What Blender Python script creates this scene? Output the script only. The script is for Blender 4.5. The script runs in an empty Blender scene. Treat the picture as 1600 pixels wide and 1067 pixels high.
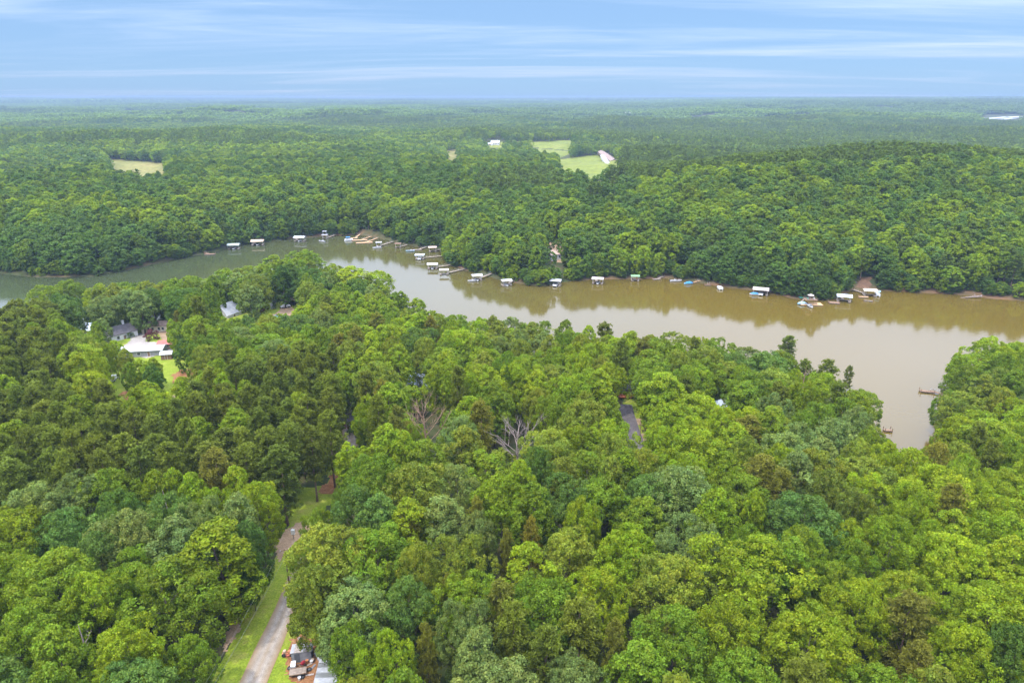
import bpy, bmesh, math, random
import numpy as np
from mathutils import Vector, Matrix

R = math.radians
C = bpy.context.scene
COL = C.collection
rng = np.random.default_rng(11)
random.seed(5)

# ------------------------------------------------------------------ camera, sky, sun, exposure
H = 100.0
F = 1067.0
PITCH = math.atan((533.5 - 152.0) / F)
cam_d = bpy.data.cameras.new('camera')
cam_d.sensor_width = 36.0
cam_d.lens = 24.0
cam_d.clip_start = 1.0
cam_d.clip_end = 120000.0
cam = bpy.data.objects.new('camera', cam_d)
cam.location = (0, 0, H)
cam.rotation_euler = (math.pi / 2 - PITCH, 0, 0)
COL.objects.link(cam)
C.camera = cam

SUN_EL, SUN_AZ = R(60), R(-138)          # azimuth measured from +Y (view direction) clockwise; sun over the viewer's shoulder
world = bpy.data.worlds.new('World')
C.world = world
world.use_nodes = True
wn, wl = world.node_tree.nodes, world.node_tree.links
wn.clear()


def wnode(t, **kw):
    n = wn.new(t)
    for k, v in kw.items():
        setattr(n, k, v)
    return n


def wmath(op, a, b=None, c=None):
    n = wnode('ShaderNodeMath', operation=op)
    for i, v in enumerate((a, b, c)):
        if v is None:
            continue
        if isinstance(v, (int, float)):
            n.inputs[i].default_value = v
        else:
            wl.new(v, n.inputs[i])
    return n.outputs[0]


sky = wnode('ShaderNodeTexSky', sky_type='NISHITA', sun_disc=False, sun_elevation=SUN_EL, sun_rotation=SUN_AZ)
sky.air_density, sky.dust_density, sky.ozone_density, sky.altitude = 1.0, 0.4, 3.0, 300
tint = wnode('ShaderNodeMix', data_type='RGBA', blend_type='MULTIPLY')
tint.inputs[0].default_value = 1.0
tint.inputs[7].default_value = (0.62, 0.80, 1.10, 1)
wl.new(sky.outputs[0], tint.inputs[6])
tc = wnode('ShaderNodeTexCoord')
sep = wnode('ShaderNodeSeparateXYZ')
wl.new(tc.outputs['Generated'], sep.inputs[0])
el = wmath('MAXIMUM', sep.outputs[2], 0.0)
# cloud layer seen on a plane overhead
inv = wmath('DIVIDE', 1.0, wmath('ADD', el, 0.045))
cmb = wnode('ShaderNodeCombineXYZ')
wl.new(wmath('MULTIPLY', sep.outputs[0], inv), cmb.inputs[0])
wl.new(wmath('MULTIPLY', sep.outputs[1], inv), cmb.inputs[1])
mp = wnode('ShaderNodeMapping')
mp.inputs['Location'].default_value = (3.3, 7.7, 0)
mp.inputs['Scale'].default_value = (0.13, 0.36, 1)
wl.new(cmb.outputs[0], mp.inputs[0])
n1 = wnode('ShaderNodeTexNoise')
n1.inputs['Scale'].default_value = 1.0
n1.inputs['Detail'].default_value = 7.0
n1.inputs['Roughness'].default_value = 0.55
n1.inputs['Distortion'].default_value = 0.9
wl.new(mp.outputs[0], n1.inputs[0])
# the deck thickens away from the clear strip on the horizon
cov = wnode('ShaderNodeMapRange', interpolation_type='SMOOTHSTEP')
cov.inputs[1].default_value, cov.inputs[2].default_value = 0.0, 0.42
cov.inputs[3].default_value, cov.inputs[4].default_value = -0.10, 0.40
wl.new(el, cov.inputs[0])
cf = wnode('ShaderNodeMapRange', interpolation_type='SMOOTHSTEP')
cf.inputs[1].default_value, cf.inputs[2].default_value = 0.36, 0.80
cf.inputs[3].default_value, cf.inputs[4].default_value = 0.0, 0.90
mp2 = wnode('ShaderNodeMapping')
mp2.inputs['Location'].default_value = (1.7, 4.1, 0)
mp2.inputs['Rotation'].default_value = (0, 0, R(9))
mp2.inputs['Scale'].default_value = (0.42, 1.5, 1)
wl.new(cmb.outputs[0], mp2.inputs[0])
n2 = wnode('ShaderNodeTexNoise')
n2.inputs['Scale'].default_value = 1.0
n2.inputs['Detail'].default_value = 9.0
n2.inputs['Roughness'].default_value = 0.68
n2.inputs['Distortion'].default_value = 1.4
wl.new(mp2.outputs[0], n2.inputs[0])
fluff = wmath('ADD', wmath('MULTIPLY', n1.outputs[0], 0.82), wmath('MULTIPLY', n2.outputs[0], 0.19))
wl.new(wmath('ADD', fluff, cov.outputs[0]), cf.inputs[0])
# cloud brightness climbs steeply upward, boosted for the lake's reflection and softer light
lum = wmath('MULTIPLY_ADD', el, 50.0, 6.6)
ccol = wnode('ShaderNodeMix', data_type='RGBA', blend_type='MULTIPLY')
ccol.inputs[0].default_value = 1.0
ccol.inputs[6].default_value = (0.92, 1.0, 1.24, 1)
lumc = wnode('ShaderNodeCombineColor')
for i in range(3):
    wl.new(lum, lumc.inputs[i])
wl.new(lumc.outputs[0], ccol.inputs[7])
mixs = wnode('ShaderNodeMix', data_type='RGBA')
wl.new(cf.outputs[0], mixs.inputs[0])
air = wnode('ShaderNodeMix', data_type='RGBA')      # hazy lower air evens the sky out towards one clear blue
air.inputs[0].default_value = 0.72
air.inputs[7].default_value = (3.25, 5.35, 8.5, 1)
wl.new(tint.outputs[2], air.inputs[6])
wl.new(air.outputs[2], mixs.inputs[6])
wl.new(ccol.outputs[2], mixs.inputs[7])
bg = wnode('ShaderNodeBackground')
bg.inputs[1].default_value = 0.07
wl.new(mixs.outputs[2], bg.inputs[0])
wo = wnode('ShaderNodeOutputWorld')
wl.new(bg.outputs[0], wo.inputs[0])

sd_ = bpy.data.lights.new('sun', 'SUN')
sd_.energy = 2.6
sd_.angle = R(2)
sd_.color = (1.0, 0.94, 0.84)
sun = bpy.data.objects.new('sun', sd_)
sdir = Vector((math.sin(SUN_AZ) * math.cos(SUN_EL), math.cos(SUN_AZ) * math.cos(SUN_EL), math.sin(SUN_EL)))
sun.rotation_euler = sdir.to_track_quat('Z', 'Y').to_euler()
sun.location = sdir * 300
COL.objects.link(sun)

C.view_settings.view_transform = 'Standard'
C.view_settings.look = 'None'
C.view_settings.gamma = 1.0
C.view_settings.use_curve_mapping = False
C.view_settings.exposure = 0.76
C.render.engine = 'CYCLES'
C.cycles.max_bounces = 6
C.cycles.diffuse_bounces = 3
C.cycles.glossy_bounces = 2
C.cycles.transmission_bounces = 3
C.cycles.volume_bounces = 0
C.cycles.transparent_max_bounces = 4
C.cycles.use_denoising = True

# ------------------------------------------------------------------ projection between the photo frame and the ground
cP, sP = math.cos(PITCH), math.sin(PITCH)


def proj(x, y, z):
    dz = z - H
    depth = y * cP - dz * sP
    v = y * sP + dz * cP
    return 800 + F * x / depth, 533.5 - F * v / depth, depth


def unproj(px, py, z=0.0):
    a, b = (px - 800) / F, (533.5 - py) / F
    dx, dy, dz = a, cP + b * sP, -sP + b * cP
    t = (z - H) / dz
    return dx * t, dy * t


def inpoly(px, py, poly):
    px, py = np.asarray(px, float), np.asarray(py, float)
    inside = np.zeros(px.shape, bool)
    n = len(poly)
    for i in range(n):
        x1, y1 = poly[i]
        x2, y2 = poly[(i + 1) % n]
        if y1 == y2:
            continue
        c = ((y1 > py) != (y2 > py)) & (px < (x2 - x1) * (py - y1) / (y2 - y1) + x1)
        inside ^= c
    return inside


def hash2(ix, iy, s):
    h = (ix.astype(np.int64) * 374761393 + iy.astype(np.int64) * 668265263 + s * 974711) & 0x7fffffff
    h = ((h ^ (h >> 13)) * 1274126177) & 0x7fffffff
    return ((h ^ (h >> 16)) & 0xffff) / 65535.0


def vnoise(x, y, s=0):
    x, y = np.asarray(x, float), np.asarray(y, float)
    ix, iy = np.floor(x), np.floor(y)
    fx, fy = x - ix, y - iy
    fx, fy = fx * fx * (3 - 2 * fx), fy * fy * (3 - 2 * fy)
    a, b = hash2(ix, iy, s), hash2(ix + 1, iy, s)
    c, d = hash2(ix, iy + 1, s), hash2(ix + 1, iy + 1, s)
    return (a + (b - a) * fx) * (1 - fy) + (c + (d - c) * fx) * fy


def fbm(x, y, s=0, o=3):
    t, amp, k = 0, 0.5, 1.0
    for i in range(o):
        t = t + amp * vnoise(np.asarray(x) * k + 31.7 * i, np.asarray(y) * k - 17.3 * i, s + i)
        amp *= 0.5
        k *= 2.1
    return t / (1 - 0.5 ** o)


def sstep(a, b, v):
    t = np.clip((np.asarray(v, float) - a) / (b - a), 0, 1)
    return t * t * (3 - 2 * t)


FAR_SHORE = [(-420, 452), (-120, 434), (0, 427), (60, 433), (140, 432), (182, 425), (240, 412), (300, 400), (340, 392), (380, 382),
             (440, 375), (500, 369), (560, 366), (602, 374), (640, 383), (688, 389), (694, 402), (704, 412), (732, 424), (762, 431), (790, 439),
             (830, 446), (852, 447), (880, 440), (930, 436), (990, 436), (1040, 434), (1090, 441), (1130, 448), (1180, 454), (1212, 459),
             (1240, 466), (1290, 469), (1312, 464), (1330, 452), (1372, 453), (1420, 456), (1500, 460), (1560, 467), (1600, 470), (1720, 478), (2100, 500)]
NEAR_SHORE = [(2100, 570), (1900, 578), (1650, 592), (1560, 602), (1492, 608), (1470, 616), (1470, 640), (1478, 690), (1474, 742), (1440, 748), (1404, 712), (1390, 692),
              (1300, 668), (1200, 618), (1100, 600), (1000, 587), (850, 575), (700, 553), (600, 512), (548, 478), (480, 464), (400, 474), (340, 486), (250, 500), (130, 526), (0, 550), (-200, 592), (-420, 640)]
LAKE = [unproj(*p) for p in FAR_SHORE + NEAR_SHORE]


def poly_dist(x, y, poly):
    d = np.full(np.shape(x), 1e9)
    n = len(poly)
    for i in range(n):
        x1, y1 = poly[i]
        x2, y2 = poly[(i + 1) % n]
        ex, ey = x2 - x1, y2 - y1
        t = np.clip(((x - x1) * ex + (y - y1) * ey) / (ex * ex + ey * ey + 1e-9), 0, 1)
        d = np.minimum(d, (x - x1 - t * ex) ** 2 + (y - y1 - t * ey) ** 2)
    return np.sqrt(d)


def shore_dist(x, y):
    x, y = np.asarray(x, float), np.asarray(y, float)
    d = poly_dist(x, y, LAKE)
    return np.where(inpoly(x, y, LAKE), -d, d)


def ground(x, y, sd=None):
    x, y = np.asarray(x, float), np.asarray(y, float)
    if sd is None:
        sd = shore_dist(x, y)
    d = np.hypot(x, y)
    g = lambda cx, cy, s, a: a * np.exp(-((x - cx) ** 2 + (y - cy) ** 2) / (2 * s * s))
    far = sstep(350, 900, d)
    h = 9 + 5 * (fbm(x / 160, y / 160, 3) - 0.5) * 2 * (0.35 + 0.65 * far)
    h = h + (0.75 + 0.5 * fbm(x / 110, y / 110, 23, 2)) * (g(330, 560, 150, 17) + g(150, 520, 80, 9) + g(520, 640, 150, 12)) + g(-330, 560, 190, 6) + g(-60, 640, 150, 5)
    h = h + sstep(380, 800, d) * (1 - sstep(3000, 6000, d)) * 42 * (fbm(x / 310, y / 310, 17, 2) - 0.5)
    h = h + sstep(900, 2500, d) * 48 * (fbm(x / 800, y / 800, 8) - 0.5) + sstep(1200, 5000, d) * 16 + sstep(4000, 14000, d) * 26
    h = h + sstep(3000, 9000, d) * 30 * (fbm(x / 3000, y / 3000, 12) - 0.45)
    h = h + sstep(2200, 6500, d) * sstep(-0.05, 0.55, x / (y + 1)) * 34
    ceil_ = 50 + 24 * fbm(x / 2600, y / 2600, 5) + 12 * sstep(0.05, 0.5, x / (y + 1)) - 5 * np.exp(-((x / (y + 1) + 0.02) / 0.2) ** 2)
    h = ceil_ - np.log1p(np.exp(np.clip((ceil_ - h) / 6.0, -30, 30))) * 6.0
    h = np.maximum(h, 3.0 + 0 * d)
    z = 0.7 * (1 - np.exp(-np.maximum(sd, 0) / 1.6)) + h * (1 - np.exp(-np.maximum(sd, 0) / 45.0))
    return np.where(sd > 0, z, np.maximum(sd * 0.25, -3.0) - 0.02)


def gz(x, y):
    return float(ground(np.array([x]), np.array([y]))[0])


def P(px, py, dz=0.0):
    """ground point seen at a place of the photo"""
    z = 0.0
    for _ in range(14):
        x, y = unproj(px, py, z + dz)
        z = 0.5 * z + 0.5 * gz(x, y)
    return x, y, z


# ------------------------------------------------------------------ materials
def new_mat(name):
    m = bpy.data.materials.new(name)
    m.use_nodes = True
    nt = m.node_tree
    nt.nodes.clear()
    return m, nt.nodes, nt.links


def simple(name, col, rough=0.7, var=0.25, scale=1.5, metal=0.0, bump=0.0, stripes=None, spec=0.4):
    """procedural paint or wood: base colour broken up by noise, optional corrugation relief"""
    m, n, l = new_mat(name)
    out = n.new('ShaderNodeOutputMaterial')
    b = n.new('ShaderNodeBsdfPrincipled')
    b.inputs['Roughness'].default_value = rough
    b.inputs['Metallic'].default_value = metal
    b.inputs['Specular IOR Level'].default_value = spec
    t = n.new('ShaderNodeTexCoord')
    no = n.new('ShaderNodeTexNoise')
    no.inputs['Scale'].default_value = scale
    no.inputs['Detail'].default_value = 5
    l.new(t.outputs['Object'], no.inputs[0])
    r = n.new('ShaderNodeValToRGB')
    r.color_ramp.elements[0].position, r.color_ramp.elements[1].position = 0.3, 0.7
    r.color_ramp.elements[0].color = (*[c * (1 - var) for c in col], 1)
    r.color_ramp.elements[1].color = (*[min(1, c * (1 + var * 0.6)) for c in col], 1)
    l.new(no.outputs[0], r.inputs[0])
    l.new(r.outputs[0], b.inputs['Base Color'])
    if bump:
        bp = n.new('ShaderNodeBump')
        bp.inputs['Strength'].default_value = bump
        l.new(no.outputs[0], bp.inputs['Height'])
        l.new(bp.outputs[0], b.inputs['Normal'])
    l.new(b.outputs[0], out.inputs[0])
    return m


def leaf_mat(name, instancer=False, trans=0.38):
    m, n, l = new_mat(name)
    out = n.new('ShaderNodeOutputMaterial')
    b = n.new('ShaderNodeBsdfPrincipled')
    b.inputs['Roughness'].default_value = 0.6
    b.inputs['Specular IOR Level'].default_value = 0.12
    tr = n.new('ShaderNodeBsdfTranslucent')
    if instancer:
        a = n.new('ShaderNodeAttribute')
        a.attribute_type = 'INSTANCER'
        a.attribute_name = 'tone'
        base = a.outputs['Color']
    else:
        a = n.new('ShaderNodeObjectInfo')
        base = a.outputs['Color']
    v = n.new('ShaderNodeAttribute')
    v.attribute_name = 'tint'
    mul = n.new('ShaderNodeMix')
    mul.data_type, mul.blend_type = 'RGBA', 'MULTIPLY'
    mul.inputs[0].default_value = 1.0
    l.new(base, mul.inputs[6])
    l.new(v.outputs['Color'], mul.inputs[7])
    l.new(mul.outputs[2], b.inputs['Base Color'])
    t2 = n.new('ShaderNodeMix')
    t2.data_type, t2.blend_type = 'RGBA', 'MULTIPLY'
    t2.inputs[0].default_value = 1.0
    t2.inputs[7].default_value = (1.25, 1.3, 0.6, 1)
    l.new(mul.outputs[2], t2.inputs[6])
    l.new(t2.outputs[2], tr.inputs[0])
    ms = n.new('ShaderNodeMixShader')
    ms.inputs[0].default_value = trans
    l.new(b.outputs[0], ms.inputs[1])
    l.new(tr.outputs[0], ms.inputs[2])
    l.new(ms.outputs[0], out.inputs[0])
    return m


def ground_mat(name, cols, scale=0.3, rough=0.95, bump=0.3, fine=4.0):
    m, n, l = new_mat(name)
    out = n.new('ShaderNodeOutputMaterial')
    b = n.new('ShaderNodeBsdfPrincipled')
    b.inputs['Roughness'].default_value = rough
    b.inputs['Specular IOR Level'].default_value = 0.15
    t = n.new('ShaderNodeTexCoord')
    no = n.new('ShaderNodeTexNoise')
    no.inputs['Scale'].default_value = scale
    no.inputs['Detail'].default_value = 8
    no.inputs['Roughness'].default_value = 0.65
    l.new(t.outputs['Object'], no.inputs[0])
    r = n.new('ShaderNodeValToRGB')
    els = r.color_ramp.elements
    for i, (p, c) in enumerate(cols):
        e = els[i] if i < 2 else els.new(p)
        e.position = p
        e.color = (*c, 1)
    l.new(no.outputs[0], r.inputs[0])
    f = n.new('ShaderNodeTexNoise')
    f.inputs['Scale'].default_value = fine
    f.inputs['Detail'].default_value = 4
    l.new(t.outputs['Object'], f.inputs[0])
    mr = n.new('ShaderNodeMapRange')
    mr.inputs[1].default_value, mr.inputs[2].default_value = 0.3, 0.7
    mr.inputs[3].default_value, mr.inputs[4].default_value = 0.72, 1.25
    l.new(f.outputs[0], mr.inputs[0])
    mul = n.new('ShaderNodeMix')
    mul.data_type, mul.blend_type = 'RGBA', 'MULTIPLY'
    mul.inputs[0].default_value = 1.0
    l.new(r.outputs[0], mul.inputs[6])
    l.new(mr.outputs[0], mul.inputs[7])
    l.new(mul.outputs[2], b.inputs['Base Color'])
    bp = n.new('ShaderNodeBump')
    bp.inputs['Strength'].default_value = bump
    bp.inputs['Distance'].default_value = 0.2
    l.new(f.outputs[0], bp.inputs['Height'])
    l.new(bp.outputs[0], b.inputs['Normal'])
    l.new(b.outputs[0], out.inputs[0])
    return m


M = {}
M['leaf'] = leaf_mat('leaf')
M['forest_leaf'] = leaf_mat('forest_leaf', True)
M['bark'] = simple('bark', (0.085, 0.065, 0.05), 0.9, 0.5, 3, bump=0.4)
M['pine_bark'] = simple('pine_bark', (0.15, 0.095, 0.07), 0.9, 0.45, 3, bump=0.4)
M['dead_bark'] = simple('dead_bark', (0.235, 0.185, 0.165), 0.9, 0.3, 3)
M['brown_twig'] = simple('brown_twig', (0.20, 0.125, 0.08), 0.9, 0.3, 3)
M['grass'] = ground_mat('grass', [(0.30, (0.105, 0.150, 0.012)), (0.72, (0.23, 0.21, 0.05)), (0.52, (0.155, 0.200, 0.016))], 0.22, fine=3.0)
M['meadow'] = ground_mat('meadow', [(0.30, (0.085, 0.11, 0.016)), (0.75, (0.15, 0.14, 0.045)), (0.55, (0.125, 0.145, 0.02))], 0.02, fine=0.2)
M['dry_meadow'] = ground_mat('dry_meadow', [(0.30, (0.105, 0.11, 0.026)), (0.75, (0.20, 0.16, 0.06)), (0.55, (0.15, 0.138, 0.038))], 0.02, fine=0.2)
M['clay'] = ground_mat('clay', [(0.30, (0.15, 0.065, 0.024)), (0.72, (0.26, 0.145, 0.07)), (0.5, (0.21, 0.098, 0.042))], 0.5)
M['tan_dirt'] = ground_mat('tan_dirt', [(0.30, (0.20, 0.135, 0.08)), (0.72, (0.31, 0.23, 0.155)), (0.5, (0.26, 0.18, 0.11))], 0.4)
M['gravel'] = ground_mat('gravel', [(0.30, (0.175, 0.152, 0.126)), (0.72, (0.31, 0.275, 0.235)), (0.5, (0.25, 0.218, 0.184))], 0.7, fine=7)
_m = M['gravel']
_n, _l = _m.node_tree.nodes, _m.node_tree.links
_b = [q for q in _n if q.type == 'BSDF_PRINCIPLED'][0]
_src = _b.inputs['Base Color'].links[0].from_socket
_a = _n.new('ShaderNodeAttribute')
_a.attribute_name = 'track'
_mx = _n.new('ShaderNodeMix')
_mx.data_type = 'RGBA'
_mx.inputs[6].default_value = (0.20, 0.135, 0.07, 1)       # dusty worn edge
_l.new(_a.outputs['Fac'], _mx.inputs[0])
_l.new(_src, _mx.inputs[7])
_l.new(_mx.outputs[2], _b.inputs['Base Color'])
M['brown_earth'] = ground_mat('brown_earth', [(0.30, (0.075, 0.045, 0.028)), (0.72, (0.15, 0.09, 0.055)), (0.5, (0.11, 0.065, 0.04))], 0.5)
M['concrete'] = ground_mat('concrete', [(0.30, (0.20, 0.178, 0.16)), (0.72, (0.29, 0.262, 0.236)), (0.5, (0.25, 0.224, 0.20))], 0.2)
M['asphalt'] = ground_mat('asphalt', [(0.30, (0.07, 0.06, 0.062)), (0.72, (0.13, 0.115, 0.115)), (0.5, (0.10, 0.088, 0.09))], 0.3)
M['leaf_litter'] = ground_mat('leaf_litter', [(0.30, (0.035, 0.035, 0.014)), (0.72, (0.09, 0.07, 0.035)), (0.5, (0.05, 0.06, 0.018))], 0.25, fine=1.5)
M['white'] = simple('white_paint', (0.48, 0.48, 0.475), 0.5, 0.10)
M['white_metal'] = simple('white_metal', (0.36, 0.36, 0.37), 0.4, 0.14, 0.6)
M['rust_white'] = simple('rusty_white_metal', (0.36, 0.305, 0.27), 0.5, 0.30, 2.2)
M['cream'] = simple('cream_siding', (0.52, 0.45, 0.34), 0.6, 0.08)
M['tan_metal'] = simple('tan_metal', (0.42, 0.31, 0.21), 0.5, 0.18, 0.7)
M['pink_metal'] = simple('pinkish_metal', (0.43, 0.31, 0.25), 0.5, 0.18, 0.7)
M['green_metal'] = simple('green_metal', (0.17, 0.30, 0.15), 0.5, 0.2, 0.7)
M['grey_green_metal'] = simple('grey_green_metal', (0.26, 0.31, 0.27), 0.5, 0.2, 0.7)
M['blue_white_metal'] = simple('blue_white_metal', (0.44, 0.50, 0.57), 0.4, 0.14, 0.7)
M['grey'] = simple('grey_paint', (0.20, 0.20, 0.21), 0.6, 0.2)
M['dark_grey'] = simple('dark_grey', (0.085, 0.09, 0.10), 0.7, 0.2)
M['black'] = simple('black', (0.02, 0.02, 0.022), 0.6, 0.2)
M['shingle_dark'] = simple('dark_shingles', (0.060, 0.055, 0.060), 0.85, 0.3, 2.0)
M['shingle_brown'] = simple('brown_shingles', (0.20, 0.145, 0.12), 0.85, 0.25, 2.0)
M['rust_red'] = simple('rusty_red_metal', (0.30, 0.085, 0.06), 0.6, 0.3, 1.2)
M['brick_red'] = simple('red_siding', (0.23, 0.065, 0.03), 0.75, 0.2)
M['wood'] = simple('weathered_wood', (0.24, 0.19, 0.15), 0.85, 0.3, 2.0)
M['brown_wood'] = simple('brown_wood', (0.17, 0.105, 0.065), 0.85, 0.3, 2.0)
M['orange_wood'] = simple('new_wood', (0.40, 0.25, 0.13), 0.8, 0.25, 2.0)
M['red'] = simple('dark_red_paint', (0.27, 0.02, 0.03), 0.45, 0.25)
M['blue'] = simple('blue_cover', (0.03, 0.20, 0.50), 0.6, 0.2)
M['pale_blue'] = simple('pale_blue', (0.25, 0.45, 0.60), 0.5, 0.2)
M['hull'] = simple('white_hull', (0.58, 0.58, 0.58), 0.25, 0.06)
M['teal'] = simple('teal_paint', (0.08, 0.33, 0.25), 0.5, 0.2)
M['orange'] = simple('rusty_orange', (0.40, 0.16, 0.07), 0.7, 0.3)
M['rubber'] = simple('rubber', (0.025, 0.025, 0.025), 0.8, 0.2)
M['glass'] = simple('window_glass', (0.03, 0.035, 0.04), 0.08, 0.1, spec=0.6)
M['aluminium'] = simple('aluminium', (0.55, 0.56, 0.57), 0.35, 0.1, metal=0.8)
M['wire'] = simple('wire', (0.12, 0.12, 0.12), 0.5, 0.1)
M['tarp'] = simple('white_tarp', (0.33, 0.34, 0.36), 0.5, 0.22, 2.5)


def water_mat():
    m, n, l = new_mat('lake_water')
    out = n.new('ShaderNodeOutputMaterial')
    b = n.new('ShaderNodeBsdfPrincipled')
    b.inputs['IOR'].default_value = 1.38
    b.inputs['Roughness'].default_value = 0.07
    b.inputs['Specular IOR Level'].default_value = 0.5
    g = n.new('ShaderNodeNewGeometry')
    s = n.new('ShaderNodeSeparateXYZ')
    l.new(g.outputs['Position'], s.inputs[0])
    no = n.new('ShaderNodeTexNoise')
    no.inputs['Scale'].default_value = 0.012
    no.inputs['Detail'].default_value = 3
    l.new(g.outputs['Position'], no.inputs[0])
    # brown silt by the cove; green tree reflection painted into the western arm
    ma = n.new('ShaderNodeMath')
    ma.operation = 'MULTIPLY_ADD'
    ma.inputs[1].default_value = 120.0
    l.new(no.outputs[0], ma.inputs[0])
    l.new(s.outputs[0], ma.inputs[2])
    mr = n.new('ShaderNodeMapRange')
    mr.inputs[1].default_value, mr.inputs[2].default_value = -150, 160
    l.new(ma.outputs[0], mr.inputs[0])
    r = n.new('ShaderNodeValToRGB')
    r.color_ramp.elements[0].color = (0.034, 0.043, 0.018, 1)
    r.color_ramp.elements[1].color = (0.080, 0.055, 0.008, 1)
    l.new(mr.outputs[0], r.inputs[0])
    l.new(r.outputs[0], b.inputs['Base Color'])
    w = n.new('ShaderNodeTexNoise')
    w.inputs['Scale'].default_value = 0.55
    w.inputs['Detail'].default_value = 4
    mp_ = n.new('ShaderNodeMapping')
    mp_.inputs['Scale'].default_value = (0.6, 1.3, 1)
    l.new(g.outputs['Position'], mp_.inputs[0])
    l.new(mp_.outputs[0], w.inputs[0])
    bp = n.new('ShaderNodeBump')
    bp.inputs['Strength'].default_value = 0.07
    bp.inputs['Distance'].default_value = 0.25
    l.new(w.outputs[0], bp.inputs['Height'])
    l.new(bp.outputs[0], b.inputs['Normal'])
    l.new(b.outputs[0], out.inputs[0])
    return m


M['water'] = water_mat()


def terrain_mat():
    m, n, l = new_mat('forest_floor')
    out = n.new('ShaderNodeOutputMaterial')
    b = n.new('ShaderNodeBsdfPrincipled')
    b.inputs['Roughness'].default_value = 0.95
    b.inputs['Specular IOR Level'].default_value = 0.1
    g = n.new('ShaderNodeNewGeometry')
    no = n.new('ShaderNodeTexNoise')
    no.inputs['Scale'].default_value = 0.2
    no.inputs['Detail'].default_value = 8
    l.new(g.outputs['Position'], no.inputs[0])
    r = n.new('ShaderNodeValToRGB')
    r.color_ramp.elements[0].position, r.color_ramp.elements[1].position = 0.35, 0.65
    r.color_ramp.elements[0].color = (0.030, 0.045, 0.014, 1)
    r.color_ramp.elements[1].color = (0.065, 0.060, 0.026, 1)
    l.new(no.outputs[0], r.inputs[0])
    a = n.new('ShaderNodeAttribute')
    a.attribute_name = 'clay'
    cr = n.new('ShaderNodeValToRGB')
    cr.color_ramp.elements[0].color = (0.11, 0.06, 0.032, 1)
    cr.color_ramp.elements[1].color = (0.175, 0.10, 0.058, 1)
    l.new(no.outputs[0], cr.inputs[0])
    mx = n.new('ShaderNodeMix')
    mx.data_type = 'RGBA'
    l.new(a.outputs['Fac'], mx.inputs[0])
    l.new(r.outputs[0], mx.inputs[6])
    l.new(cr.outputs[0], mx.inputs[7])
    l.new(mx.outputs[2], b.inputs['Base Color'])
    l.new(b.outputs[0], out.inputs[0])
    return m


M['terrain'] = terrain_mat()


# ------------------------------------------------------------------ object helpers
def link(name, me, parent=None):
    o = bpy.data.objects.new(name, me)
    COL.objects.link(o)
    if parent is not None:
        o.parent = parent
    return o


def tag(o, label=None, cat=None, group=None, kind=None):
    if label:
        o['label'] = label
    if cat:
        o['category'] = cat
    if group:
        o['group'] = group
    if kind:
        o['kind'] = kind
    return o


def thing(name, label, cat, loc, rz=0.0, group=None):
    o = link(name, None)
    o.empty_display_size = 0.5
    o.location = loc
    o.rotation_euler = (0, 0, rz)
    return tag(o, label, cat, group)


def mesh_np(name, verts, faces, mat, tint=None, smooth=False):
    """verts (N,3); faces (M,4) or (M,3) arrays"""
    me = bpy.data.meshes.new(name)
    v = np.asarray(verts, np.float32)
    f = np.asarray(faces, np.int32)
    k = f.shape[1]
    me.vertices.add(len(v))
    me.vertices.foreach_set('co', v.ravel())
    me.loops.add(f.size)
    me.loops.foreach_set('vertex_index', f.ravel())
    me.polygons.add(len(f))
    me.polygons.foreach_set('loop_start', np.arange(0, f.size, k, dtype=np.int32))
    me.update(calc_edges=True)
    if smooth:
        me.polygons.foreach_set('use_smooth', np.ones(len(f), bool))
    if tint is not None:
        a = me.attributes.new('tint', 'FLOAT_COLOR', 'POINT')
        a.data.foreach_set('color', np.concatenate([tint, np.ones((len(tint), 1))], 1).astype(np.float32).ravel())
    if mat is not None:
        me.materials.append(mat)
    return me


def obj(name, bm, mat, parent=None, smooth=False):
    me = bpy.data.meshes.new(name)
    bmesh.ops.recalc_face_normals(bm, faces=bm.faces)
    bm.to_mesh(me)
    bm.free()
    if smooth:
        for p in me.polygons:
            p.use_smooth = True
    me.materials.append(M[mat] if isinstance(mat, str) else mat)
    return link(name, me, parent)


def box(bm, cx, cy, cz, sx, sy, sz, rz=0.0, mat4=None):
    m = Matrix.Translation((cx, cy, cz)) @ Matrix.Rotation(rz, 4, 'Z') @ Matrix.Diagonal((sx, sy, sz, 1))
    if mat4 is not None:
        m = mat4 @ m
    bmesh.ops.create_cube(bm, size=1.0, matrix=m)
    return bm


def tube(bm, pts, rads, seg=7, cap=True):
    rings = []
    pts = [Vector(p) for p in pts]
    for i, p in enumerate(pts):
        d = (pts[min(i + 1, len(pts) - 1)] - pts[max(i - 1, 0)]).normalized()
        u = d.orthogonal().normalized()
        w = d.cross(u)
        r = rads[i] if hasattr(rads, '__len__') else rads
        rings.append([bm.verts.new(p + (u * math.cos(2 * math.pi * k / seg) + w * math.sin(2 * math.pi * k / seg)) * r) for k in range(seg)])
    for a, b in zip(rings, rings[1:]):
        # keep rings aligned
        off = min(range(seg), key=lambda s: sum((a[k].co - b[(k + s) % seg].co).length for k in range(seg)))
        for k in range(seg):
            bm.faces.new((a[k], a[(k + 1) % seg], b[(k + 1 + off) % seg], b[(k + off) % seg]))
    if cap and seg > 2:
        bm.faces.new(rings[0][::-1])
        bm.faces.new(rings[-1])
    return bm


def B():
    return bmesh.new()


def cyl(bm, c, r, h, seg=12, rot=None):
    m = Matrix.Translation(c)
    if rot is not None:
        m = m @ rot
    bmesh.ops.create_cone(bm, cap_ends=True, segments=seg, radius1=r, radius2=r, depth=h, matrix=m)
    return bm


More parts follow.
